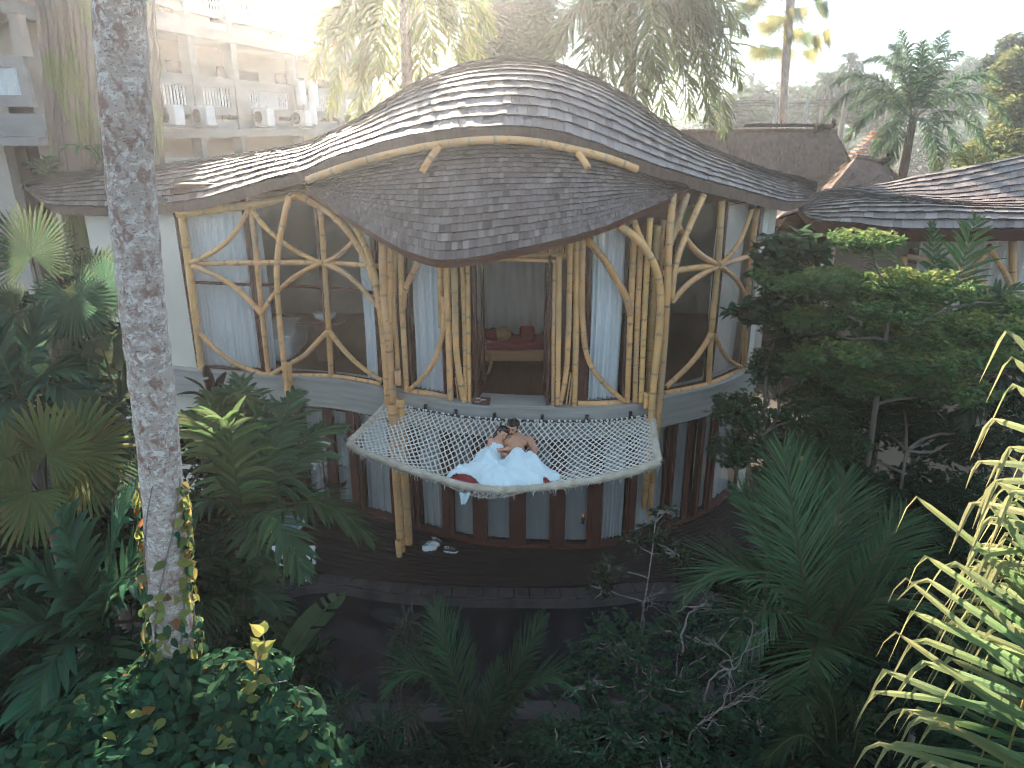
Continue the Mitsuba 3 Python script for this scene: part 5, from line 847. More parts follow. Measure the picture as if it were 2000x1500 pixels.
# sunlit coconut fronds that come in from the right
CR = thing('sunlit_coconut_palm', 'bright sunlit coconut palm fronds hanging in from the lower right corner', 'palm tree'); rng = R(91)
hub = at(2420, 1000, 4.4); palm_trunk([hub * [1, 1, 0] + [.3, .2, -.6], hub * [1, 1, .5] + [.2, .1, 0], hub], [.2, .15, .12], CR, n=50, seed=9)
flat = lambda q: .72 + .28 * np.sin(np.pi * np.clip(q * .8 + .15, 0, 1))
for pts, L, dr_, col, n, w, kk_, tilt in (([(2240, 800, 4.5), (2110, 840, 4.4), (2075, 950, 4.35), (2050, 1130, 4.2)], 1.02, 2.4, (.16, .20, .095), 20, .024, .70, 108), ([(2300, 1000, 4.4), (2200, 1100, 4.3), (2140, 1240, 4.15), (2060, 1450, 3.9)], 1.32, 2.4, (.14, .19, .09), 21, .026, .74, 108), ([(2260, 1090, 4.2), (2080, 1200, 3.95), (2010, 1340, 3.8), (1930, 1630, 3.5)], 1.38, 2.3, (.11, .17, .075), 22, .026, .75, 104),
        ([(2300, 1000, 4.8), (2110, 1020, 4.9), (2060, 1110, 4.9), (2010, 1310, 4.8)], 1.10, 2.0, (.05, .10, .055), 20, .026, .78, 102), ([(2300, 1240, 4.1), (2150, 1370, 3.7), (2100, 1490, 3.5), (2050, 1680, 3.2)], 1.45, 2.2, (.10, .16, .07), 19, .026, .75, 104), ([(2260, 1250, 4.5), (2060, 1290, 4.4), (1960, 1390, 4.3), (1890, 1590, 4.1)], .95, 1.8, (.045, .095, .05), 17, .023, .76, 100)):
    p = [at(*q) for q in pts]; part(CR, 'frond', frond([hub] + p[1:], L, n, w, dr_, .04, tilt, tilt - 10, col, rng, segs=14, fold=.45, start=.36, rib=(.30, .24, .08), stalk=.02, tipcol=(.33, .29, .14), kink=kk_, prof=flat, jit=.09, up=(.25, -.55, .8)), 'm_leaf')
# leafy trees and shrubs
def leafy_tree(label, name, trunk, layers, seed, L=.10, w=.026, per=7, col=(.040, .066, .030), young=(.20, .19, .06), dens=1.0, cat='tree', twigs=True, limb_r=.028, group=None, trunk_r=(.07, .03), flat=.35, bark='m_bark', shape='rhomb', bsdf='m_softleaf'):
    """Crown in tiers: layers of (px, py, Y, rx, ry, rz); whorls fill each tier, denser at its upper skin, on real limbs."""
    rng = R(seed); k = thing(name, label, cat, group); tp_ = [np.asarray(p, float) for p in trunk]; v, f = tube_mesh(curve(tp_, 24), np.linspace(trunk_r[0], trunk_r[1], 24), 9); part(k, 'trunk', (v, f), bark, True); g = G(); gl = G()
    tc = curve(tp_, 30)
    for px, py, Y, rx, ry, rz in layers:
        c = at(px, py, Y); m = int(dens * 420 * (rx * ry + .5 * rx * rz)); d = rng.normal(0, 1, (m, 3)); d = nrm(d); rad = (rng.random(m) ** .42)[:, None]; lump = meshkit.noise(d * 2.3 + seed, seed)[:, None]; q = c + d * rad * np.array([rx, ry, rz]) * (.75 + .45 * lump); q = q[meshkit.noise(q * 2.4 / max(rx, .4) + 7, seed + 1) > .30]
        ym = np.clip((q[:, 2] - c[2]) / rz, 0, 1) ** 1.5; v, f, cc = rosettes(q, rng, L, w, per, col, flat, shape, young, ym); gl.add(v, f, cc)  # upper leaves of each tier take more of the painted sunlit tint
        i = np.argmin(np.linalg.norm(tc - (c - [0, 0, .4 * rx]), axis=1)); v, f = branch(tc[i], c, limb_r, limb_r * .5, rng); g.add(v, f)
        if twigs and len(q):
            for e in q[rng.integers(0, len(q), 14)]: v, f = branch(c + (e - c) * .1, e, .012, .004, rng, .08, 6); g.add(v, f)
    part(k, 'limb', g, 'm_twig' if bark == 'm_twig' else 'm_bark', True); part(k, 'foliage', gl, bsdf, kind='stuff'); return k
b = atz(1680, 930, -.4); b = at(1690, 930, 10.4)
leafy_tree('tiered small leaved tree with sunlit tops right of the villa', 'tiered_tree', [b * [1, 1, 0] + [-.15, 0, -.5], b, at(1712, 780, 10.5), at(1733, 640, 10.7), at(1745, 560, 10.8)],
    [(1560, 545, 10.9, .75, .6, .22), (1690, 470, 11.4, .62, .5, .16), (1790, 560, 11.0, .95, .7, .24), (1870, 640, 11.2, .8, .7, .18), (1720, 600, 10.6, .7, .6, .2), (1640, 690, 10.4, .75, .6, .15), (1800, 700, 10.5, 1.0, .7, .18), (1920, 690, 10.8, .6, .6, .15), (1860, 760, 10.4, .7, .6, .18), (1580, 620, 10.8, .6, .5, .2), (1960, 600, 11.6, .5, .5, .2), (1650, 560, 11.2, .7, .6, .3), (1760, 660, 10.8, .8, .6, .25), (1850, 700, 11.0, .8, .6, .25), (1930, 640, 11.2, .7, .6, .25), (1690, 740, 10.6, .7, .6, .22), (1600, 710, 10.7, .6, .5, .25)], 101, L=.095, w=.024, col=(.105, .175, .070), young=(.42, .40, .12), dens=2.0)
leafy_tree('dark small leaved shrub against the right end of the villa slab', 'corner_shrub', [at(1510, 1060, 10.2) * [1, 1, 0] + [0, 0, -.5], at(1500, 960, 10.3), at(1490, 850, 10.4)], [(1450, 800, 10.8, .55, .5, .3), (1520, 850, 10.6, .6, .6, .35), (1440, 880, 10.5, .45, .45, .3), (1580, 800, 10.6, .55, .5, .3), (1530, 930, 10.2, .55, .5, .3), (1620, 860, 10.4, .6, .5, .35), (1500, 720, 11.2, .35, .4, .35), (1550, 690, 11.4, .5, .4, .4), (1600, 740, 11.2, .55, .4, .4), (1530, 640, 11.6, .4, .4, .35), (1640, 790, 11.2, .6, .4, .4)], 102, L=.09, w=.024, col=(.050, .096, .050), young=(.12, .10, .04), cat='shrub', trunk_r=(.05, .02), dens=1.8)
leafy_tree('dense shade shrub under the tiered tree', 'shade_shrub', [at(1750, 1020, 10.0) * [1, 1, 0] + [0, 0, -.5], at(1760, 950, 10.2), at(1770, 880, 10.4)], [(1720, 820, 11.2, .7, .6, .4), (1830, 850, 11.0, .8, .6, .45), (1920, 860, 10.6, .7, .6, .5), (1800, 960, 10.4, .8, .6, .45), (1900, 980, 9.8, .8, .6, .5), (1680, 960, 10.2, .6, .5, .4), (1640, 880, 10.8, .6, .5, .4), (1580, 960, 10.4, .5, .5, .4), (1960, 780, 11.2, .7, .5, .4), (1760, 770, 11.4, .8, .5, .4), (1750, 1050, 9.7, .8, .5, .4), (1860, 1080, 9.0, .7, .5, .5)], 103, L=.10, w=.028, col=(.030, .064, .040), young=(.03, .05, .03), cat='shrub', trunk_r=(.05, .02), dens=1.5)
leafy_tree('dark shrub with large oval leaves leaning on the right corner of the villa', 'broad_leaved_shrub', [at(1560, 760, 11.5) * [1, 1, 0] + [0, 0, -.5], at(1560, 700, 11.5), at(1540, 560, 11.4)], [(1520, 500, 11.3, .38, .4, .3), (1570, 480, 11.5, .35, .4, .25), (1530, 590, 11.2, .4, .4, .3), (1470, 610, 11.0, .28, .3, .16), (1500, 540, 11.2, .3, .3, .25), (1590, 640, 11.2, .5, .4, .35)], 104, L=.26, w=.075, per=4, col=(.034, .064, .036), young=(.06, .10, .05), cat='shrub', dens=.55, shape='ovate', bsdf='m_leaf', trunk_r=(.04, .02))
feather_palm('palm with upright broad green fronds before the neighbouring villa', at(1830, 690, 12.2), [(1905, 430, 13.0, .02, 1.1), (1700, 505, 12.6, .25), (1740, 560, 12.0, .3), (1960, 600, 12.6, .25), (1820, 440, 13.2, .02, .7), (1660, 560, 12.0, .3), (2020, 560, 12.2, .2), (1880, 640, 11.6, .35)], .56, 105, (.06, .095, .045), n=20, w=.036, droop=.28, a0=66, a1=30, cols=[(.075, .12, .045), (.10, .12, .05), (.13, .13, .06), None, None, None, None, None])
feather_palm('grey green palm at the right edge below the neighbouring villa', at(2010, 760, 11.0), [(1900, 720, 10.8, .3), (1950, 570, 11.6, .15), (2010, 600, 11.4, .1), (2080, 640, 11.0, .2), (1880, 830, 10.4, .4)], .55, 106, (.045, .07, .05), n=26, w=.024, droop=.5)
# shrubs with bare twigs right of the pool
leafy_tree('thin shrub with pale bare twigs standing over the right end of the pool', 'twiggy_shrub', [at(1250, 1260, 7.9) * [1, 1, 0] + [0, 0, -.3], at(1255, 1200, 8.0), at(1272, 1090, 8.3), at(1280, 1020, 8.5)], [(1285, 1040, 8.6, .34, .3, .20), (1240, 1060, 8.5, .25, .25, .16), (1320, 1080, 8.4, .3, .3, .2), (1190, 1110, 8.1, .25, .25, .18), (1180, 1150, 8.0, .25, .2, .16), (1300, 1000, 8.7, .2, .2, .12)], 111, limb_r=.009, L=.085, w=.020, col=(.040, .055, .032), young=(.09, .10, .05), cat='shrub', dens=.75, trunk_r=(.016, .007), bark='m_twig')
leafy_tree('wide dark shrub with bare twigs at the bottom right of the pool', 'twiggy_shrub', [at(1300, 1560, 6.3) * [1, 1, 0] + [0, 0, -.3], at(1310, 1450, 6.5), at(1320, 1350, 6.7)], [(1200, 1250, 6.9, .5, .4, .3), (1330, 1240, 7.2, .5, .4, .3), (1150, 1330, 6.6, .45, .4, .3), (1270, 1340, 6.6, .55, .4, .32), (1400, 1300, 6.9, .5, .4, .3), (1450, 1200, 7.3, .4, .35, .25), (1360, 1420, 6.2, .6, .4, .35), (1200, 1440, 6.0, .55, .4, .3), (1480, 1420, 6.1, .5, .4, .35), (1090, 1460, 5.8, .5, .4, .3), (1300, 1520, 5.6, .7, .4, .3), (1480, 1530, 5.5, .6, .4, .3)], 112, limb_r=.012, L=.085, w=.021, col=(.036, .074, .044), young=(.05, .08, .035), cat='shrub', dens=.85, trunk_r=(.035, .015), bark='m_twig')
rng = R(113)
for px, py, Y, tx, tz, L, lab in ((1255, 1230, 7.7, .0, 1.0, .34, 'bare pale forked twig over the right end of the pool'), (1385, 1330, 6.5, .55, .5, .34, 'pale bare twig spreading among dark leaves right of the pool'), (1350, 1430, 6.1, .5, .75, .36, 'lowest pale bare twig at the bottom right'), (1150, 1310, 6.9, .7, .35, .26, 'thin bare twig crossing the pool water'), (1340, 1210, 7.0, .35, .9, .22, 'small bare twig above the wide dark shrub')):
    k = thing('bare_twig', lab, 'twig'); b = at(px, py, Y); part(k, 'stem', branch(b - [.05 * tx, 0, .5], b, .016, .012, rng), 'm_twig', True); part(k, 'fork', twiggery(b, np.array([tx, -.15, tz]), L, .0105, rng, 4, .55, droop=.05), 'm_twig', True)
# strap leaved and low plants at the bottom edge
def strap_shrub(label, heads, seed, L, w, col, name='strap_leaved_shrub', n=34):
    rng = R(seed); k = thing(name, label, 'shrub'); g = G(); gl = G()
    for px, py, Y in heads:
        c = at(px, py, Y); v, f = branch(c * [1, 1, 0] + [0, .1, -.5], c, .016, .008, rng, .05, 10); g.add(v, f); a = rng.random(n) * 2 * np.pi; e = rng.uniform(-.5, 1.0, n); d = np.stack([np.cos(a) * np.cos(e), np.sin(a) * np.cos(e), np.sin(e)], 1); q = c + rng.normal(0, .035, (n, 3)) - np.array([0, 0, .20]) * rng.random((n, 1))
        v, f, cc = leaflets(q, d, nrm(rng.normal(0, .4, (n, 3)) + [0, 0, 1]), L * (.7 + .5 * rng.random(n)), w, vary(rng, n, col)); gl.add(v, f, np.clip(cc, .004, .5))
    part(k, 'stem', g, 'm_bark', True); part(k, 'foliage', gl, 'm_leaf', kind='stuff')
strap_shrub('narrow leaved shrub rising from the left side of the pool', [(795, 1200, 7.4), (775, 1230, 7.3), (810, 1260, 7.2), (790, 1300, 7.0), (760, 1330, 6.9), (820, 1330, 7.0), (840, 1290, 7.1), (775, 1280, 7.2), (805, 1380, 6.7), (745, 1390, 6.6)], 121, .20, .011, (.065, .09, .065), n=44)
strap_shrub('dark spiky shrub at the bottom between vine and young palm', [(660, 1370, 6.0), (740, 1420, 5.8), (700, 1440, 5.7), (770, 1470, 5.6), (640, 1430, 5.8), (720, 1500, 5.4), (800, 1500, 5.5), (680, 1350, 6.1), (770, 1410, 6.0), (840, 1470, 5.8), (620, 1480, 5.5)], 122, .24, .013, (.034, .072, .048), n=46)
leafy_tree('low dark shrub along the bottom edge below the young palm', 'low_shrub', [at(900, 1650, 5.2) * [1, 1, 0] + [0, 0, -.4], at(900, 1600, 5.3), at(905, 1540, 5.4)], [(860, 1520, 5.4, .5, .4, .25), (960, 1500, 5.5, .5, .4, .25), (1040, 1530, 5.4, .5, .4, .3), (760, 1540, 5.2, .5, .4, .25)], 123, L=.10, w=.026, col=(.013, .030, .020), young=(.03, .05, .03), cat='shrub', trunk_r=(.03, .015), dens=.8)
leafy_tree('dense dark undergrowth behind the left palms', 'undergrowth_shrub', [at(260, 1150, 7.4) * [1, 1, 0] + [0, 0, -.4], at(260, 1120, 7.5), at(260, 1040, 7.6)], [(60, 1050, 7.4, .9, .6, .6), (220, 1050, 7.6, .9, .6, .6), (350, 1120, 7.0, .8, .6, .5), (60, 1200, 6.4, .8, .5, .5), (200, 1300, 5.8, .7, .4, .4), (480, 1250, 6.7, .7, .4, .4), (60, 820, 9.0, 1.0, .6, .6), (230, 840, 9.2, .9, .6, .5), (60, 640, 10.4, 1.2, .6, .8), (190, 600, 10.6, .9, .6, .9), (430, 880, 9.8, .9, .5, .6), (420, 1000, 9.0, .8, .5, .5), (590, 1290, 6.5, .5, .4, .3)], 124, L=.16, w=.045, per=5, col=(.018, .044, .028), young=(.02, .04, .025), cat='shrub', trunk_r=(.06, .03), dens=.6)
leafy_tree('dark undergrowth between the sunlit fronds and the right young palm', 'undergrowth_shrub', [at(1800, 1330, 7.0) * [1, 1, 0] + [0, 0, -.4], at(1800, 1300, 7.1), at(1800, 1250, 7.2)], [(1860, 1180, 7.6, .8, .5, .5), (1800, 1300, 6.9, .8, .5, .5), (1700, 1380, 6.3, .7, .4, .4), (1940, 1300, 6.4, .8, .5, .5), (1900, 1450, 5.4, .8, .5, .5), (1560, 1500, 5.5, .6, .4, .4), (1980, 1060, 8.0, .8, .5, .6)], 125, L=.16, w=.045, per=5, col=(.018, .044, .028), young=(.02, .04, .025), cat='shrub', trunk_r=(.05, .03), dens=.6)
# a creeping ground cover that nobody could count
rng = R(126); m = 26000; q = np.c_[rng.uniform(-9, 9, m), rng.uniform(2.6, 12.6, m), np.zeros(m)]; keep = ~shapely.contains_xy(P_.buffer(.42), q[:, 0], q[:, 1]) & (q[:, 1] < np.interp(q[:, 0], ec[:, 0], ec[:, 1]) - .05); q = q[keep]; q[:, 2] = -.42 + .25 * rng.random(len(q)) ** 2
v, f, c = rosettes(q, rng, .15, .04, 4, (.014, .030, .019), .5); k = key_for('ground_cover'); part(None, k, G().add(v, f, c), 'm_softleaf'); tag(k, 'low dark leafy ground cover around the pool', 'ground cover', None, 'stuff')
# ---------------------------------------------------------------- the neighbouring villa at the right
W2 = thing('neighbouring_villa', 'second villa at the right edge with a long low wavy shingle roof and cream walls', 'villa')
e2 = np.array([(1559, 411, 16.6), (1580, 428, 16.2), (1615, 435, 15.9), (1667, 440, 15.6), (1713, 449, 15.4), (1755, 457, 15.2), (1825, 466, 15.0), (1895, 471, 14.9), (2000, 472, 14.9), (2200, 466, 15.2), (2420, 450, 16.0)])
r2 = np.array([(1562, 408, 16.7), (1597, 373, 17.6), (1650, 368, 18.2), (1720, 363, 18.8), (1790, 353, 19.0), (1842, 348, 19.0), (1895, 341, 19.0), (1947, 332, 19.0), (2000, 323, 19.0), (2200, 292, 19.0), (2420, 290, 19.2)])
E2, R2 = Pchip(e2[:, 0], at(e2[:, 0], e2[:, 1], e2[:, 2])), Pchip(r2[:, 0], at(r2[:, 0], r2[:, 1], r2[:, 2]))
def roof2_S(u, v):
    u, v = np.asarray(u, float), np.asarray(v, float); e, r = E2(1559 + 861 * u), R2(1562 + 858 * u); d = np.linalg.norm(r - e, axis=-1, keepdims=True); w = v[..., None]
    return e + (r - e) * w + np.array([0, 0, 1.0]) * (.06 * np.sin(np.pi * np.clip(w, 0, 1)) + .05 * np.sin(2 * np.pi * w + u[..., None] * 3) * np.clip(u[..., None] * 3, 0, 1)) * d
R2K = f'{W2}__roof'; USED[R2K] = 1
uu, vv = np.meshgrid(np.linspace(0, 1, 90), np.linspace(0, 1, 12), indexing='ij'); S3 = roof2_S(uu.ravel(), vv.ravel()).reshape(90, 12, 3)
bk = np.linspace(0, 1, 7)[1:]; BE = S3[:, -1] + np.array([0, 4.2, -1.0]); Bk = S3[:, -1][:, None] * (1 - bk[None, :, None]) + BE[:, None] * bk[None, :, None]; top = np.concatenate([S3, Bk], 1); top[..., 2] -= .012; th = np.clip(.24 * np.linspace(0, 1, 90) / .06, .04, .24)[:, None]; low = top.copy(); low[..., 2] -= th; low[:, 0, 1] += .15
part(R2K, 'deck', (top.reshape(-1, 3), grid_faces(90, 18)), 'm_fascia', 40); part(R2K, 'soffit', (low.reshape(-1, 3), grid_faces(90, 18)[:, ::-1]), 'm_darkwood', 40)
part(R2K, 'fascia', (np.stack([top[:, 0] + [0, -.005, .02], low[:, 0]], 1).reshape(-1, 3), grid_faces(90, 2)), 'm_darkwood', 40); part(R2K, 'rim', (np.stack([top[0], low[0]], 1).reshape(-1, 3), grid_faces(18, 2)), 'm_fascia')
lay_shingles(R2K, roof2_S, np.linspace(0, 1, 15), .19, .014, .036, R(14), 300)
wq = [at(1622, 560, 16.6), at(1760, 560, 16.1), at(1990, 560, 15.7), at(2300, 560, 16.0)]
def wallseg(a, b, z0, z1, th, m, name='wall'): part(W2, name, obox(np.r_[a[:2], (z0 + z1) / 2], np.r_[b[:2], (z0 + z1) / 2], th, z1 - z0), m)
wallseg(wq[0], wq[1], -.5, 5.75, .25, 'm_shadedwall'); wallseg(wq[0] + [.02, .14, 0], wq[0] + [3.8, 5, 0], -.5, 5.85, .25, 'm_plaster'); wallseg(wq[1] + [.13, 0, 0], wq[2], -.5, 2.3, .25, 'm_shadedwall', 'base_wall'); wallseg(wq[2] + [.01, 0, 0], wq[3], -.5, 2.3, .25, 'm_shadedwall', 'base_wall'); wallseg(wq[1] + [.2, 3.2, 0], wq[3] + [0, 3.4, 0], -.5, 5.6, .2, 'm_inwall')
for a, b in ((wq[1] + [.14, .0, 0], wq[2]), (wq[2] + [.02, 0, 0], wq[3])):
    k = key_for(f'{W2}__window'); part(k, 'pane', (np.array([np.r_[a[:2], 2.3], np.r_[b[:2], 2.3], np.r_[b[:2], 5.5], np.r_[a[:2], 5.5]]), np.array([[0, 1, 2, 3]])), 'm_glass')
    for z in (2.35, 5.45): part(k, 'frame', obox(np.r_[a[:2], z], np.r_[b[:2], z], .08, .1), 'm_darkwood')
for pts, r in (([(1765, 500, 16.0), (1765, 640, 15.9)], .08), ([(1930, 480, 15.75), (1975, 560, 15.65), (1990, 690, 15.6)], .07), ([(1978, 470, 15.7), (1978, 700, 15.6)], .08), ([(1925, 497, 15.75), (1850, 570, 15.8), (1775, 625, 15.9)], .07), ([(1770, 500, 15.95), (1860, 520, 15.8), (1960, 590, 15.7)], .06)): bamboo(at(*np.array(pts).T), r, brng, parent=W2, tint=.8)
k = thing('curtain', 'grey curtain behind the glass of the neighbouring villa', 'curtain'); n = 120; u = np.linspace(0, 1, n); a, b = wq[1] + [.4, .25, 0], wq[3] + [0, .25, 0]
part(k, 'cloth', (np.stack([np.c_[a[0] + (b[0] - a[0]) * u, a[1] + (b[1] - a[1]) * u + .05 * np.sin(u * 150), np.full(n, z)] for z in (2.3, 4, 5.5)]).reshape(-1, 3), grid_faces(3, n)), 'm_linen', True); part(k, 'rod', tube_mesh([np.r_[a[:2], 5.52], np.r_[b[:2], 5.52]], .015, 6), 'm_darkwood', True)

# ---------------------------------------------------------------- thatched roofs
def thatch(name, label, ridge_a, ridge_b, base, dz=.0, seed=0, walls=True):
    """Hipped thatch: a ridge and a base rectangle (corner points, in order), sagging slopes with a ragged thick eave."""
    rng = R(seed); k = thing(name, label, 'thatched roof'); ra, rb = np.asarray(ridge_a, float), np.asarray(ridge_b, float); base = [np.asarray(p, float) for p in base]; g = []
    for (p, q), (r, s) in zip(zip(base, base[1:] + base[:1]), ((ra, rb), (rb, rb), (rb, ra), (ra, ra))):
        n, m = 40, 16; t, h = np.meshgrid(np.linspace(0, 1, n), np.linspace(0, 1, m), indexing='ij'); lo = p + (q - p) * t[..., None]; hi = r + (s - r) * t[..., None]; v = lo + (hi - lo) * h[..., None]; v[..., 2] -= .22 * np.sin(np.pi * h) * np.linalg.norm(hi - lo, axis=-1) * .22
        v[..., 2] += .10 * (meshkit.fbm(v * np.array([1.6, 1.6, .7]), 3, seed) - .5); lo2 = v[:, 0] - [0, 0, .38] + rng.normal(0, .02, (n, 1)) * [0, 0, 1]; v = np.concatenate([lo2[:, None], v], 1); part(k, 'slope', (v.reshape(-1, 3), grid_faces(n, m + 1)), 'm_thatch', 50)
        for _ in range(1): g.append(v)
    gl = G()
    for v in g:   # loose straws lying on the slopes
        c = v[rng.integers(1, 38, 260), rng.integers(2, 15, 260)]; d = nrm(v[5:6, 2] - v[5:6, 12] + rng.normal(0, .18, (260, 3))); a, f, cc = leaflets(c + [0, 0, .03], d, nrm(rng.normal(0, .4, (260, 3)) + [0, -.4, 1]), .45, .011, vary(rng, 260, (.22, .16, .12), .4)); gl.add(a, f, cc)
    part(k, 'straw', gl, 'm_vc', kind='stuff'); part(k, 'ridge_cap', tube_mesh(curve([ra + [0, 0, .02], (ra + rb) / 2 + [0, 0, .03], rb + [0, 0, .02]], 20), .07, 8), 'm_thatch', True)
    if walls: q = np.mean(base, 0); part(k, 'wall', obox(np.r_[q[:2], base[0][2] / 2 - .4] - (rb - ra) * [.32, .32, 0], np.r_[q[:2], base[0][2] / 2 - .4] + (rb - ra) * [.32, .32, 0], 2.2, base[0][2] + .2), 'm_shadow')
    return k
ra, rb = at(1330, 258, 26.5), at(1634, 256, 26.5)
T1 = thatch('thatched_house', 'long brown thatched roof with a dark carved ridge end, behind the right roof wing', ra, rb, [at(1290, 420, 23.6), at(1692, 420, 23.6), at(1690, 340, 30), at(1290, 330, 30)], seed=1)
for i, x in enumerate(np.linspace(1465, 1610, 13)): part(T1, 'ridge_tile', rbox((.44, .2, .12), .05, at(x, 250.5, 26.5) + [0, 0, .10]), 'm_shadow', 40)
part(T1, 'finial', tube_mesh(curve([at(1590, 250, 26.4), at(1612, 249, 26.4), at(1626, 246, 26.4), at(1629, 237, 26.4), at(1624, 235, 26.4)], 24), np.linspace(.16, .05, 24) * (1 + .3 * np.abs(np.sin(np.linspace(0, 18, 24)))), 8), 'm_shadow', True)
T2 = thatch('thatched_house', 'smaller steep thatched roof in front of the long one, right of the villa roof tip', at(1672, 307, 22.6), at(1726, 318, 22.6), [at(1490, 486, 19.2), at(1800, 486, 19.2), at(1836, 376, 25.5), at(1600, 340, 26)], seed=2)
part(T2, 'finial', tube_mesh(curve([at(1722, 316, 22.5), at(1732, 312, 22.5), at(1737, 303, 22.5), at(1734, 298, 22.5)], 14), np.linspace(.12, .05, 14), 8), 'm_shadow', True)
k = thing('tiled_roof', 'small orange tiled roof slope between the thatched roofs and the arching palm', 'tiled roof'); g0, g1, g2, g3 = at(1655, 308, 30), at(1730, 318, 30), at(1722, 262, 32.5), at(1700, 264, 32.5)
for i in range(7):
    t0, t1 = i / 7, (i + 1) / 7 + .02; part(k, 'tile_course', obox((g0 + (g3 - g0) * t0) * .5 + (g0 + (g3 - g0) * t1) * .5 + [0, 0, .02 * (i % 2)], (g1 + (g2 - g1) * t0) * .5 + (g1 + (g2 - g1) * t1) * .5 + [0, 0, .02 * (i % 2)], .52, .05), 'm_redtile')
part(k, 'ridge', tube_mesh([g3 + [0, 0, .05], g2 + [0, 0, .05]], .1, 8), 'm_redtile', True)

# ---------------------------------------------------------------- the old hotel block behind the left side
HB = thing('hotel_block', 'weathered old hotel block with slatted balconies behind the left palms', 'hotel')
O, e_, n_ = np.array([-11.7, 24.3]), nrm(np.array([.24, .971])), nrm(np.array([.971, -.24]))
def hs(px): kx = (px - 1000) / FPX; kx = kx * (math.cos(TH) + .02); return (kx * O[1] - O[0]) / (e_[0] - kx * e_[1])
def hp(s, out, z): q = O + e_ * s + n_ * out; return np.array([q[0], q[1], z])
def hbox(s0, s1, o0, o1, z0, z1, m, name, parent=None, label=None): return part(parent or HB, name, obox(hp(s0, (o0 + o1) / 2, (z0 + z1) / 2), hp(s1, (o0 + o1) / 2, (z0 + z1) / 2), o1 - o0, z1 - z0), m, label=label)
cols = [hs(x) for x in (215, 300, 405, 482, 594, 672, 735)]; s0, s1 = cols[0] - 1, cols[-1] + 3
hbox(s0, s1, -5.2, -1.6, -.5, 12.5, 'm_hotelwall', 'wall')
for i, (z, tk, o) in enumerate(((4.25, .3, .1), (7.42, .28, .35), (10.72, .34, .2), (12.5, .2, .3))): hbox(s0, s1, -1.6, o, z - tk / 2, z + tk / 2, 'm_concrete', 'floor_slab')
for s in cols:
    for z0, z1 in ((-.5, 4.1), (4.4, 7.28), (7.56, 10.55), (10.89, 12.45)): hbox(s - .17, s + .17, -.32, .06, z0, z1, 'm_concrete', 'column')
for lv, z in enumerate((4.5, 8.05, 11.3)):
    for i, (a, b) in enumerate(zip(cols[:-1], cols[1:])):
        a2, b2 = a + .18, b - .18; w = b2 - a2; k = key_for(f'{HB}__balcony')
        hbox(a2, b2, -.1, .03, z + .92, z + 1.28, 'm_concrete', 'top_rail', k); hbox(a2, b2, -.1, .02, z, z + .28, 'm_concrete', 'bottom_rail', k)
        f0 = a2 + w * (.16 if i % 2 else .10); f1 = b2 - w * .14; hbox(a2, f0, -.1, .0, z + .28, z + .92, 'm_concrete', 'pier', k); hbox(f1, b2, -.1, .0, z + .28, z + .92, 'm_concrete', 'pier', k)
        n = max(5, int((f1 - f0) / .16))
        for j in range(n): c = f0 + (f1 - f0) * (j + .5) / n; hbox(c - .028, c + .028, -.06, -.02, z + .28, z + .92, 'm_white' if lv else 'm_concrete', 'slat', k)
        if lv: hbox(a2, b2, -.16, .0, 7.56 if lv == 1 else 10.89, z - .16, 'm_concrete', 'apron', k)
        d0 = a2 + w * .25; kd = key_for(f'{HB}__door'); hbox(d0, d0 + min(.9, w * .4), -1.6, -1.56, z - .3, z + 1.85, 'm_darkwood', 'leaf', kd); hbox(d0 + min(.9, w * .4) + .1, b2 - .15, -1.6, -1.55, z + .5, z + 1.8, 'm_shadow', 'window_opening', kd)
rf = key_for(f'{HB}__roof'); q = [hp(s0 - .5, .7, 12.55), hp(s1 + .5, .7, 12.55), hp(s1 - 1, -3.2, 13.6), hp(s0 + 1, -3.2, 13.6)]; part(rf, 'front_slope', (np.array(q), np.array([[0, 1, 2, 3]])), 'm_thatch'); part(rf, 'end_slope', (np.array([q[1], hp(s1 + .5, -6.5, 12.55), q[2]]), np.array([[0, 1, 2]])), 'm_thatch'); part(rf, 'eave', obox(q[0], q[1], .1, .22), 'm_concrete')
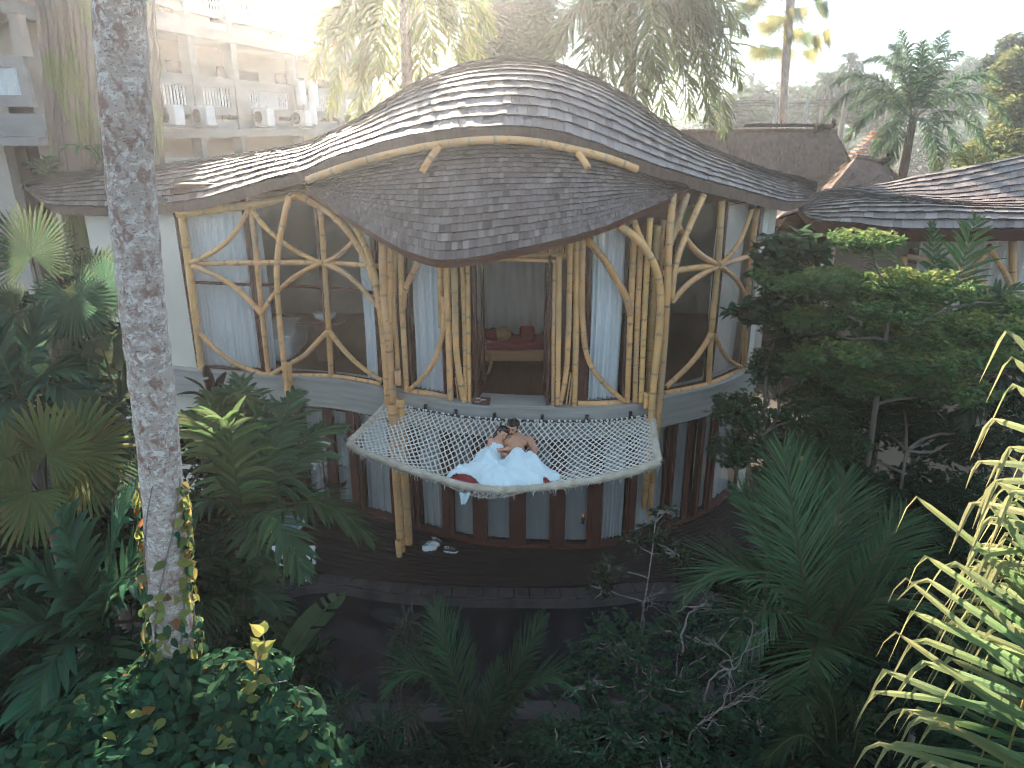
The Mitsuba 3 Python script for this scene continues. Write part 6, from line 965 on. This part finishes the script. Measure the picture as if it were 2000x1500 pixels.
for i, x in enumerate((332, 393, 510, 583, 682)):   # outdoor units
    s = hs(x); k = thing('air_conditioner', ('outdoor unit hidden most by the leaning trunk', 'second outdoor unit from the leaning trunk', 'third outdoor unit, above the middle of the left roof wing', 'fourth outdoor unit, below the white tanks', 'rightmost outdoor unit beside the yellow palm')[i], 'air conditioner', None); z0 = 7.66
    c = hp(s, .42, z0 + .33); A = np.array([-.55, -.83, 0]); A /= np.linalg.norm(A)     # faces the camera
    Rz = math.degrees(math.atan2(A[1], A[0])) + 90
    part(k, 'case', rbox((.86, .36, .62), .03, c, rot=None) if False else trimesh.Trimesh((rbox((.86, .36, .62), .03).vertices @ trimesh.transformations.rotation_matrix(math.radians(Rz), [0, 0, 1])[:3, :3].T) + c, rbox((.86, .36, .62), .03).faces), 'm_white', 30)
    f = c + A * .19; sd = np.array([-A[1], A[0], 0]); a = np.linspace(0, 2 * np.pi, 25); ctr = f - sd * .12
    for r_ in (.24, .16, .08): part(k, 'grille_ring', tube_mesh(ctr + sd * (r_ * np.cos(a))[:, None] + np.array([0, 0, 1]) * (r_ * np.sin(a))[:, None], .012, 5, False), 'm_concrete', True)
    part(k, 'fan', trimesh.creation.cylinder(.23, .012, sections=20, transform=trimesh.geometry.align_vectors([0, 0, 1], A)).apply_translation(ctr), 'm_shadow')
    for j in range(6): part(k, 'side_grille', obox(c + sd * (-.46) + [0, 0, -.26 + .1 * j] + A * .15, c + sd * (-.46) + [0, 0, -.26 + .1 * j] - A * .2, .02, .02), 'm_white')
    part(k, 'bracket', obox(hp(s - .35, .0, z0 - .04), hp(s - .35, .75, z0 - .04), .05, .05), 'm_concrete'); part(k, 'bracket', obox(hp(s + .35, .0, z0 - .04), hp(s + .35, .75, z0 - .04), .05, .05), 'm_concrete')
for i, (x, zb, h) in enumerate(((588, 8.55, .95), (612, 8.45, 1.1), (606, 7.75, .95))):
    c = hp(hs(x), .35, zb); k = thing('water_tank', ('left white upright tank on the hotel balcony', 'right white upright tank on the hotel balcony', 'lower white tank under the pair on the hotel balcony')[i], 'tank'); m = trimesh.creation.cylinder(.22, h, sections=20); m.apply_translation(c + [0, 0, h / 2]); part(k, 'body', m, 'm_white', 40); part(k, 'pipe', tube_mesh([c + [.1, -.1, -.25], c + [.1, -.1, .0]], .025, 6), 'm_concrete', True)
# nearer wing at the left edge, facing the camera
W3 = thing('hotel_wing', 'nearer hotel wing with a slatted balcony at the left edge', 'hotel'); Yw = 20.0; xL, xR = -19.0, at(70, 200, Yw)[0]
def wbox(x0, x1, y0, y1, z0, z1, m, name, parent=None): return part(parent or W3, name, box((x0, y0, z0), (x1, y1, z1)), m)
wbox(xL, xR - .3, Yw + 1.4, Yw + 3, -.5, 13, 'm_hotelwall', 'wall'); zt = lambda py: at(30, py, Yw)[2]
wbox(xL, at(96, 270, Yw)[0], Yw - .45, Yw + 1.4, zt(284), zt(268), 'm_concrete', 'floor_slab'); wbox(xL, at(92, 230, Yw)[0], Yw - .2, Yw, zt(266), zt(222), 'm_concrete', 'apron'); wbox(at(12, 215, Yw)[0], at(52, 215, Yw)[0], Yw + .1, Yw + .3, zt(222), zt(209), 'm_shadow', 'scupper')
k = key_for(f'{W3}__balcony'); wbox(xL, xR, Yw - .12, Yw + .05, zt(208), zt(186), 'm_concrete', 'bottom_rail', k); wbox(xL, xR - .03, Yw - .12, Yw + .05, zt(132), zt(110), 'm_concrete', 'top_rail', k); wbox(at(42, 160, Yw)[0], at(62, 160, Yw)[0], Yw - .12, Yw + .04, zt(186), zt(132), 'm_concrete', 'pier', k)
for x in np.linspace(-2, 39, 9): a = at(x, 160, Yw)[0]; wbox(a - .022, a + .022, Yw - .06, Yw - .01, zt(186), zt(132), 'm_white', 'slat', k)
wbox(at(25, 60, Yw)[0], at(46, 60, Yw)[0], Yw - .1, Yw + .2, zt(110), zt(28), 'm_hotelwall', 'column'); wbox(xL, xR - .2, Yw - .3, Yw + 1.4, zt(28), zt(-6), 'm_concrete', 'floor_slab'); wbox(xL, xR - .2, Yw - .2, Yw, zt(-6), 13, 'm_hotelwall', 'upper_wall')
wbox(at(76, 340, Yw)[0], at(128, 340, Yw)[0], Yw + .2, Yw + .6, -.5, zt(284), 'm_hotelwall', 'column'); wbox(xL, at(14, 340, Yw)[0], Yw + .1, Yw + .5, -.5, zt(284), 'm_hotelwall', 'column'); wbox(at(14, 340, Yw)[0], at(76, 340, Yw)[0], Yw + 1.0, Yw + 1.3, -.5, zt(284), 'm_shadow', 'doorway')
part(W3, 'roof', (np.array([(xL, Yw - 1, 13), (xR + .5, Yw - 1, 13), (xR + .5, Yw + 5, 15.5), (xL, Yw + 5, 15.5)]), np.array([[0, 1, 2, 3]])), 'm_thatch')
k = thing('drain_pipe', 'thin pale green pipe running down beside the mossy trunks', 'pipe'); part(k, 'tube', tube_mesh([at(92, -30, 18.6), at(110, 120, 18.6), at(131, 272, 18.6)], .055, 8), 'm_greenpipe', True); part(k, 'clip', obox(at(105, 60, 18.6), at(111, 60, 18.6), .05, .05), 'm_concrete')
# mossy trunks behind the left roof wing
def big_trunk(label, pts, r, seed, strands=0):
    rng = R(seed); k = thing('mossy_tree', label, 'tree'); p = [at(*q) for q in pts]; p = [p[0] * [1, 1, 0] + [0, 0, -.5]] + p; d = nrm(p[-1] - p[-2]); topp = p[-1] + d * 3.5; palm_trunk(p + [topp], [r * 1.25, r, r, r * .9], k, 'm_mossbark', False, 70, seed, 20)
    g = G()
    for _ in range(strands): a = rng.uniform(np.pi, 2 * np.pi); o = np.array([math.cos(a), math.sin(a), 0]) * r * 1.08; t = np.sort(rng.uniform(0, 1, 2)); f = Pchip(np.linspace(0, 1, len(p)), np.array(p)); c = f(np.linspace(t[0] * .5 + .2, 1, 12)) + o + rng.normal(0, .015, (12, 3)); v, h = tube_mesh(c, rng.uniform(.02, .07), 6, False); g.add(v, h)
    if strands: part(k, 'aerial_root', g, 'm_mossbark', True)
    gl = G()
    for _ in range(4): c = topp + rng.normal(0, 1.0, 3) * [1.2, 1.2, .3] + [0, 0, .9]; q = c + rng.normal(0, .6, (220, 3)) * [1.3, 1.3, .45]; v, f, cc = rosettes(q, rng, .2, .05, 5, (.05, .075, .035)); gl.add(v, f, cc); v, f = branch(topp, c, .1, .03, rng); part(k, 'limb', (v, f), 'm_bark', True)
    part(k, 'crown', gl, 'm_softleaf', kind='stuff')
big_trunk('thick mossy trunk with hanging aerial roots at the upper left', [(150, 340, 18), (128, 120, 18), (112, -40, 18)], .40, 131, 16); big_trunk('second mossy trunk right behind the leaning palm, brown stained', [(205, 340, 18.4), (185, 120, 18.4), (178, -40, 18.4)], .42, 132, 14); big_trunk('slim grey brown trunk just right of the leaning palm above the roof wing', [(308, 330, 17.4), (297, 160, 17.4), (280, -40, 17.4)], .16, 133, 4)
rng = R(134); k = thing('nest_fern', 'pale green nest fern at the foot of the mossy trunks', 'fern'); b = at(200, 325, 17.0); part(k, 'root_ball', trimesh.creation.icosphere(2, .18).apply_translation(b - [0, 0, .1]), 'm_bark', True)
for a in np.linspace(0, 2 * np.pi, 13)[:-1]: o = np.array([math.cos(a), math.sin(a), 0]); part(k, 'leaf', paddle_leaf([b, b + o * .3 + [0, 0, .4], b + o * .75 + [0, 0, .45], b + o * .95 + [0, 0, .25]], .09, rng, (.10, .13, .06), n=16, tear=.0), 'm_leaf')
feather_palm('spiky low palm below the hotel wing at the left roof tip', at(90, 345, 17.0), [(60, 320, 17, .1), (105, 325, 17, .1), (130, 350, 16.8, .2), (50, 360, 16.8, .2), (90, 310, 17.2, .02)], .35, 135, (.07, .10, .05), n=16, w=.022)

# ---------------------------------------------------------------- palms and trees beyond the roofs
YL = (.17, .175, .055)
feather_palm('yellow backlit palm with drooping plume fronds left of the roof crest', at(788, -30, 19.5), [(612, 150, 19.5, .3), (640, 225, 19.2, .35), (695, 245, 19, .4), (700, 150, 19.2, .35), (625, 60, 20, .2), (850, 115, 19, .4), (905, 150, 19.4, .35), (962, 60, 19.6, .25), (945, 130, 19.8, .3), (835, 205, 20, .4), (890, 50, 20, .2), (745, 250, 20.2, .4), (660, 90, 20.5, .25), (800, 240, 20.5, .4), (735, 150, 18.6, .4)], .78, 141, YL, n=84, w=.022, droop=.95, plume=.55, trunk_r=.16, rib=(.2, .18, .08), bark='m_palmbark', a0=80, a1=40)
feather_palm('large olive green palm with heavy drooping fronds right of the roof crest', at(1238, -15, 25), [(1068, 135, 25.0, .3), (1092, 55, 25.4, .2), (1128, 195, 24.6, .4), (1180, 165, 24.6, .45), (1245, 210, 24.4, .5), (1300, 245, 24.6, .45), (1350, 225, 25.0, .4), (1398, 185, 25.0, .35), (1418, 262, 25.2, .45), (1332, 130, 25.2, .35), (1380, 60, 25.4, .2), (1195, 100, 25.4, .35), (1330, 30, 25.6, .15), (1150, 60, 25.6, .25), (1280, 150, 24.0, .5), (1390, 240, 24.2, .45), (1448, 165, 24.4, .3), (1402, 60, 24.6, .25), (1455, 60, 24.8, .2)], 1.15, 142, (.10, .125, .052), n=92, w=.032, droop=1.0, plume=.5, trunk_r=.22, rib=(.2, .17, .08), bark='m_palmbark', a0=80, a1=40)
k = thing('tall_fan_palm', 'tall slender fan palm with sparse hanging leaves against the white sky', 'palm tree'); rng = R(144); hub = at(1545, -12, 27); palm_trunk([at(1526, 262, 27) * [1, 1, 0] + [0, 0, -.5], at(1527, 250, 27), at(1535, 120, 27), hub], [.16, .13, .13, .15], k, 'm_palmbark', n=60, seed=3, sides=12)
hub2 = at(1543, 30, 27)
for px, py, a in ((1484, 108, -.8), (1500, 60, -.6), (1592, 84, .7), (1570, 80, .5), (1607, 20, .9), (1612, 74, .9), (1505, 105, -.5), (1548, 72, .1), (1532, 112, -.1), (1462, 22, -.9), (1580, 112, .4), (1598, 12, .8), (1520, 45, -.4), (1476, 12, -.8), (1560, 30, .3), (1512, -10, -.5)): part(k, 'leaf', fan_leaf(at(px, py - 14, 27 + rng.normal(0, .3)), (a * .6, -.1, -1), (a, -.8, .35), .60, rng, span=190, nseg=26, free=.5, col=(.085, .12, .055) if px % 4 else (.20, .18, .06), droop=.5, stalk_from=hub2 if py > 0 else hub, tip=(.2, .17, .07)), 'm_leaf')
feather_palm('big arching date palm with grey green fronds above the thatched roofs', at(1782, 235, 24), [(1607, 235, 23.6, .34), (1652, 275, 23.2, .30), (1702, 315, 22.8, .30), (1742, 88, 24.4, .12), (1803, 82, 24.6, .08), (1880, 105, 24.4, .25), (1952, 165, 24, .26), (1972, 240, 23.8, .30), (1945, 330, 23.4, .30), (1885, 335, 22.8, .30), (1832, 345, 22.4, .30), (1725, 345, 22.6, .28), (1625, 165, 24.4, .26), (1690, 120, 25, .3), (1850, 60, 25, .15), (1760, 60, 25.2, .08), (1920, 270, 25.5, .28), (1660, 210, 25.5, .26)], .52, 145, (.075, .12, .066), n=72, w=.022, droop=.75, plume=.4, trunk_r=.17, bark='m_bark', rib=(.15, .14, .07))
SOFT = dict(twigs=False, cat='tree')
leafy_tree('dark dense conifer like tree behind the roof crest', 'dark_tree', [at(1010, 150, 30) * [1, 1, 0], at(1010, 100, 30), at(1010, 40, 30), at(1010, -60, 30)], [(960, 60, 29, 1.1, 1, .8), (1030, 20, 30, 1.5, 1.2, 1.2), (1010, 95, 29, 1.4, 1.2, .8), (930, 105, 30, .9, .9, .6), (1060, 80, 30, 1.0, 1, .8), (1000, -30, 30, 1.8, 1.2, 1.2), (955, 5, 30, 1, 1, .8)], 151, L=.26, w=.05, per=6, col=(.035, .055, .035), young=(.06, .08, .04), dens=.8, trunk_r=(.25, .1), **SOFT)
leafy_tree('sunlit pale green tree at the right edge of the sky', 'bright_tree', [at(2000, 360, 34) * [1, 1, 0], at(2000, 330, 34), at(2000, 200, 34)], [(1990, 150, 34, 1.2, 1.2, 1.2), (2010, 230, 33, 1.6, 1.2, 1.3), (1965, 300, 32, 1.6, 1.2, 1.2), (1930, 320, 31, 1.4, 1, .9), (2040, 320, 32, 1.6, 1.2, 1.3)], 152, L=.30, w=.07, per=6, col=(.14, .155, .06), young=(.26, .25, .10), dens=.7, trunk_r=(.25, .1), **SOFT)
leafy_tree('dark round topped tree at the far right above the pale tree', 'dark_tree', [at(1970, 320, 46) * [1, 1, 0], at(1970, 280, 46), at(1970, 150, 46)], [(1950, 140, 46, 1.2, 1, 1), (1985, 110, 46, 1.5, 1, 1.2), (1990, 160, 46, 1.6, 1, 1.4)], 153, L=.36, w=.08, per=6, col=(.03, .05, .035), dens=.6, trunk_r=(.3, .1), **SOFT)
feather_palm('bright frond clump below the date palm at the right', at(1900, 355, 22), [(1830, 330, 21.5, .4), (1870, 300, 22, .2), (1940, 300, 22, .2), (1985, 330, 21.5, .4), (1900, 290, 22.4, .05), (2020, 320, 22, .3)], .42, 154, (.19, .19, .08), n=24, w=.02, droop=.6, trunk_r=.08)
far = [(1432, 225, 62, 3.2, 'first'), (1475, 205, 78, 4.2, 'second'), (1560, 205, 90, 4.6, 'third'), (1632, 180, 72, 3.8, 'fourth'), (1700, 190, 95, 5.0, 'fifth'), (1830, 170, 90, 4.6, 'sixth'), (1900, 150, 110, 5.5, 'seventh')]
for i, (px, py, Y, r_, w_) in enumerate(far):
    rr = 22 * Y / FPX * 1.1; leafy_tree(f'{w_} hazy far tree counted from the left, beyond the thatched roofs', 'far_tree', [at(px, 260, Y) * [1, 1, 0], at(px, 255, Y), at(px, py, Y)], [(px - 14, py + 18, Y, r_ * .6, r_ * .5, r_ * .4), (px + 16, py + 12, Y, r_ * .6, r_ * .5, r_ * .4), (px, py - 8, Y, r_ * .5, r_ * .5, r_ * .4), (px + 4, py + 36, Y, r_ * .8, r_ * .6, r_ * .4)], 160 + i, L=.85, w=.2, per=6, col=(.06, .09, .055), young=(.1, .13, .07), dens=.055, trunk_r=(.3, .12), **SOFT)
for i, (px, py, Y) in enumerate(((1468, 165, 85), (1612, 165, 70), (1662, 128, 62), (1520, 180, 95), (1752, 110, 80))):
    feather_palm(('misty palm farthest left over the long thatched roof', 'misty palm right of the tall fan palm', 'tallest misty palm left of the date palm', 'misty palm just left of the tall fan palm trunk', 'misty palm peeking over the date palm')[i], at(px, py, Y), [(px + dx, py + dy, Y, .4) for dx, dy in ((-22, 8), (-18, 26), (-6, 30), (10, 30), (20, 22), (24, 4), (-12, -16), (10, -18), (0, -20))], .9, 170 + i, (.06, .085, .055), n=16, w=.07, droop=.7, trunk_r=.2, bark='m_bark', segs=3, fold=0)
rng = R(181); q = np.c_[rng.uniform(-170, 200, 5200), rng.uniform(118, 170, 5200), np.zeros(5200)]; q[:, 2] = -.2 + (6.2 + 4.5 * meshkit.fbm(q * [.06, .06, 0], 3, 4) + 4 * (meshkit.noise(q * [.2, 0, 0], 7) > .8)) * rng.random(5200) ** .6
v, f, c = rosettes(q, rng, 2.4, .7, 5, (.05, .075, .05)); k = key_for('far_wood'); part(None, k, G().add(v, f, c), 'm_softleaf'); tag(k, 'hazy far wood along the horizon', 'wood', None, 'stuff')
q = np.c_[rng.uniform(-45, 60, 4200), rng.uniform(21, 60, 4200), np.zeros(4200)]; ok = ~((q[:, 0] < -8) & (q[:, 1] < 45)) & ~((np.abs(q[:, 0] - 9) < 7) & (q[:, 1] < 33)); q = q[ok]; q[:, 2] = -.3 + 2.6 * rng.random(len(q)) * meshkit.noise(q * [.3, .3, 0], 5); v, f, c = rosettes(q, rng, .6, .16, 6, (.045, .07, .035)); k = key_for('garden_thicket'); part(None, k, G().add(v, f, c), 'm_softleaf'); tag(k, 'tangled green garden thicket behind the roofs', 'thicket', None, 'stuff')
for i, px in enumerate((1518, 1578)):
    k = thing('power_pole', ('left thin power pole in the haze over the thatched roof', 'right thin power pole in the haze over the thatched roof')[i], 'power pole'); t = at(px, 192, 48); part(k, 'post', tube_mesh([t * [1, 1, 0], t], .11, 8), 'm_concrete', True); part(k, 'crossarm', obox(t + [-.7, 0, -.3], t + [.7, 0, -.3], .1, .1), 'm_shadow')
k = thing('power_lines', 'three thin wires between the hazy power poles', 'wires')
for z in (0, 5, 10): part(k, 'wire', tube_mesh(curve([at(1380, 206 + z, 48), at(1518, 199 + z, 48), at(1548, 203 + z, 48), at(1578, 199 + z, 48), at(1720, 205 + z, 48)], 40), .025, 4), 'm_shadow', True)
# ---------------------------------------------------------------- air
scene['haze'] = dict(type='cube', to_world=T().translate([0, 150, 11]).scale([260, 230, 14]), bsdf=dict(type='null'), interior=dict(type='ref', id='haze_air')); tag('haze', 'thin morning haze in the air', None, None, 'stuff')
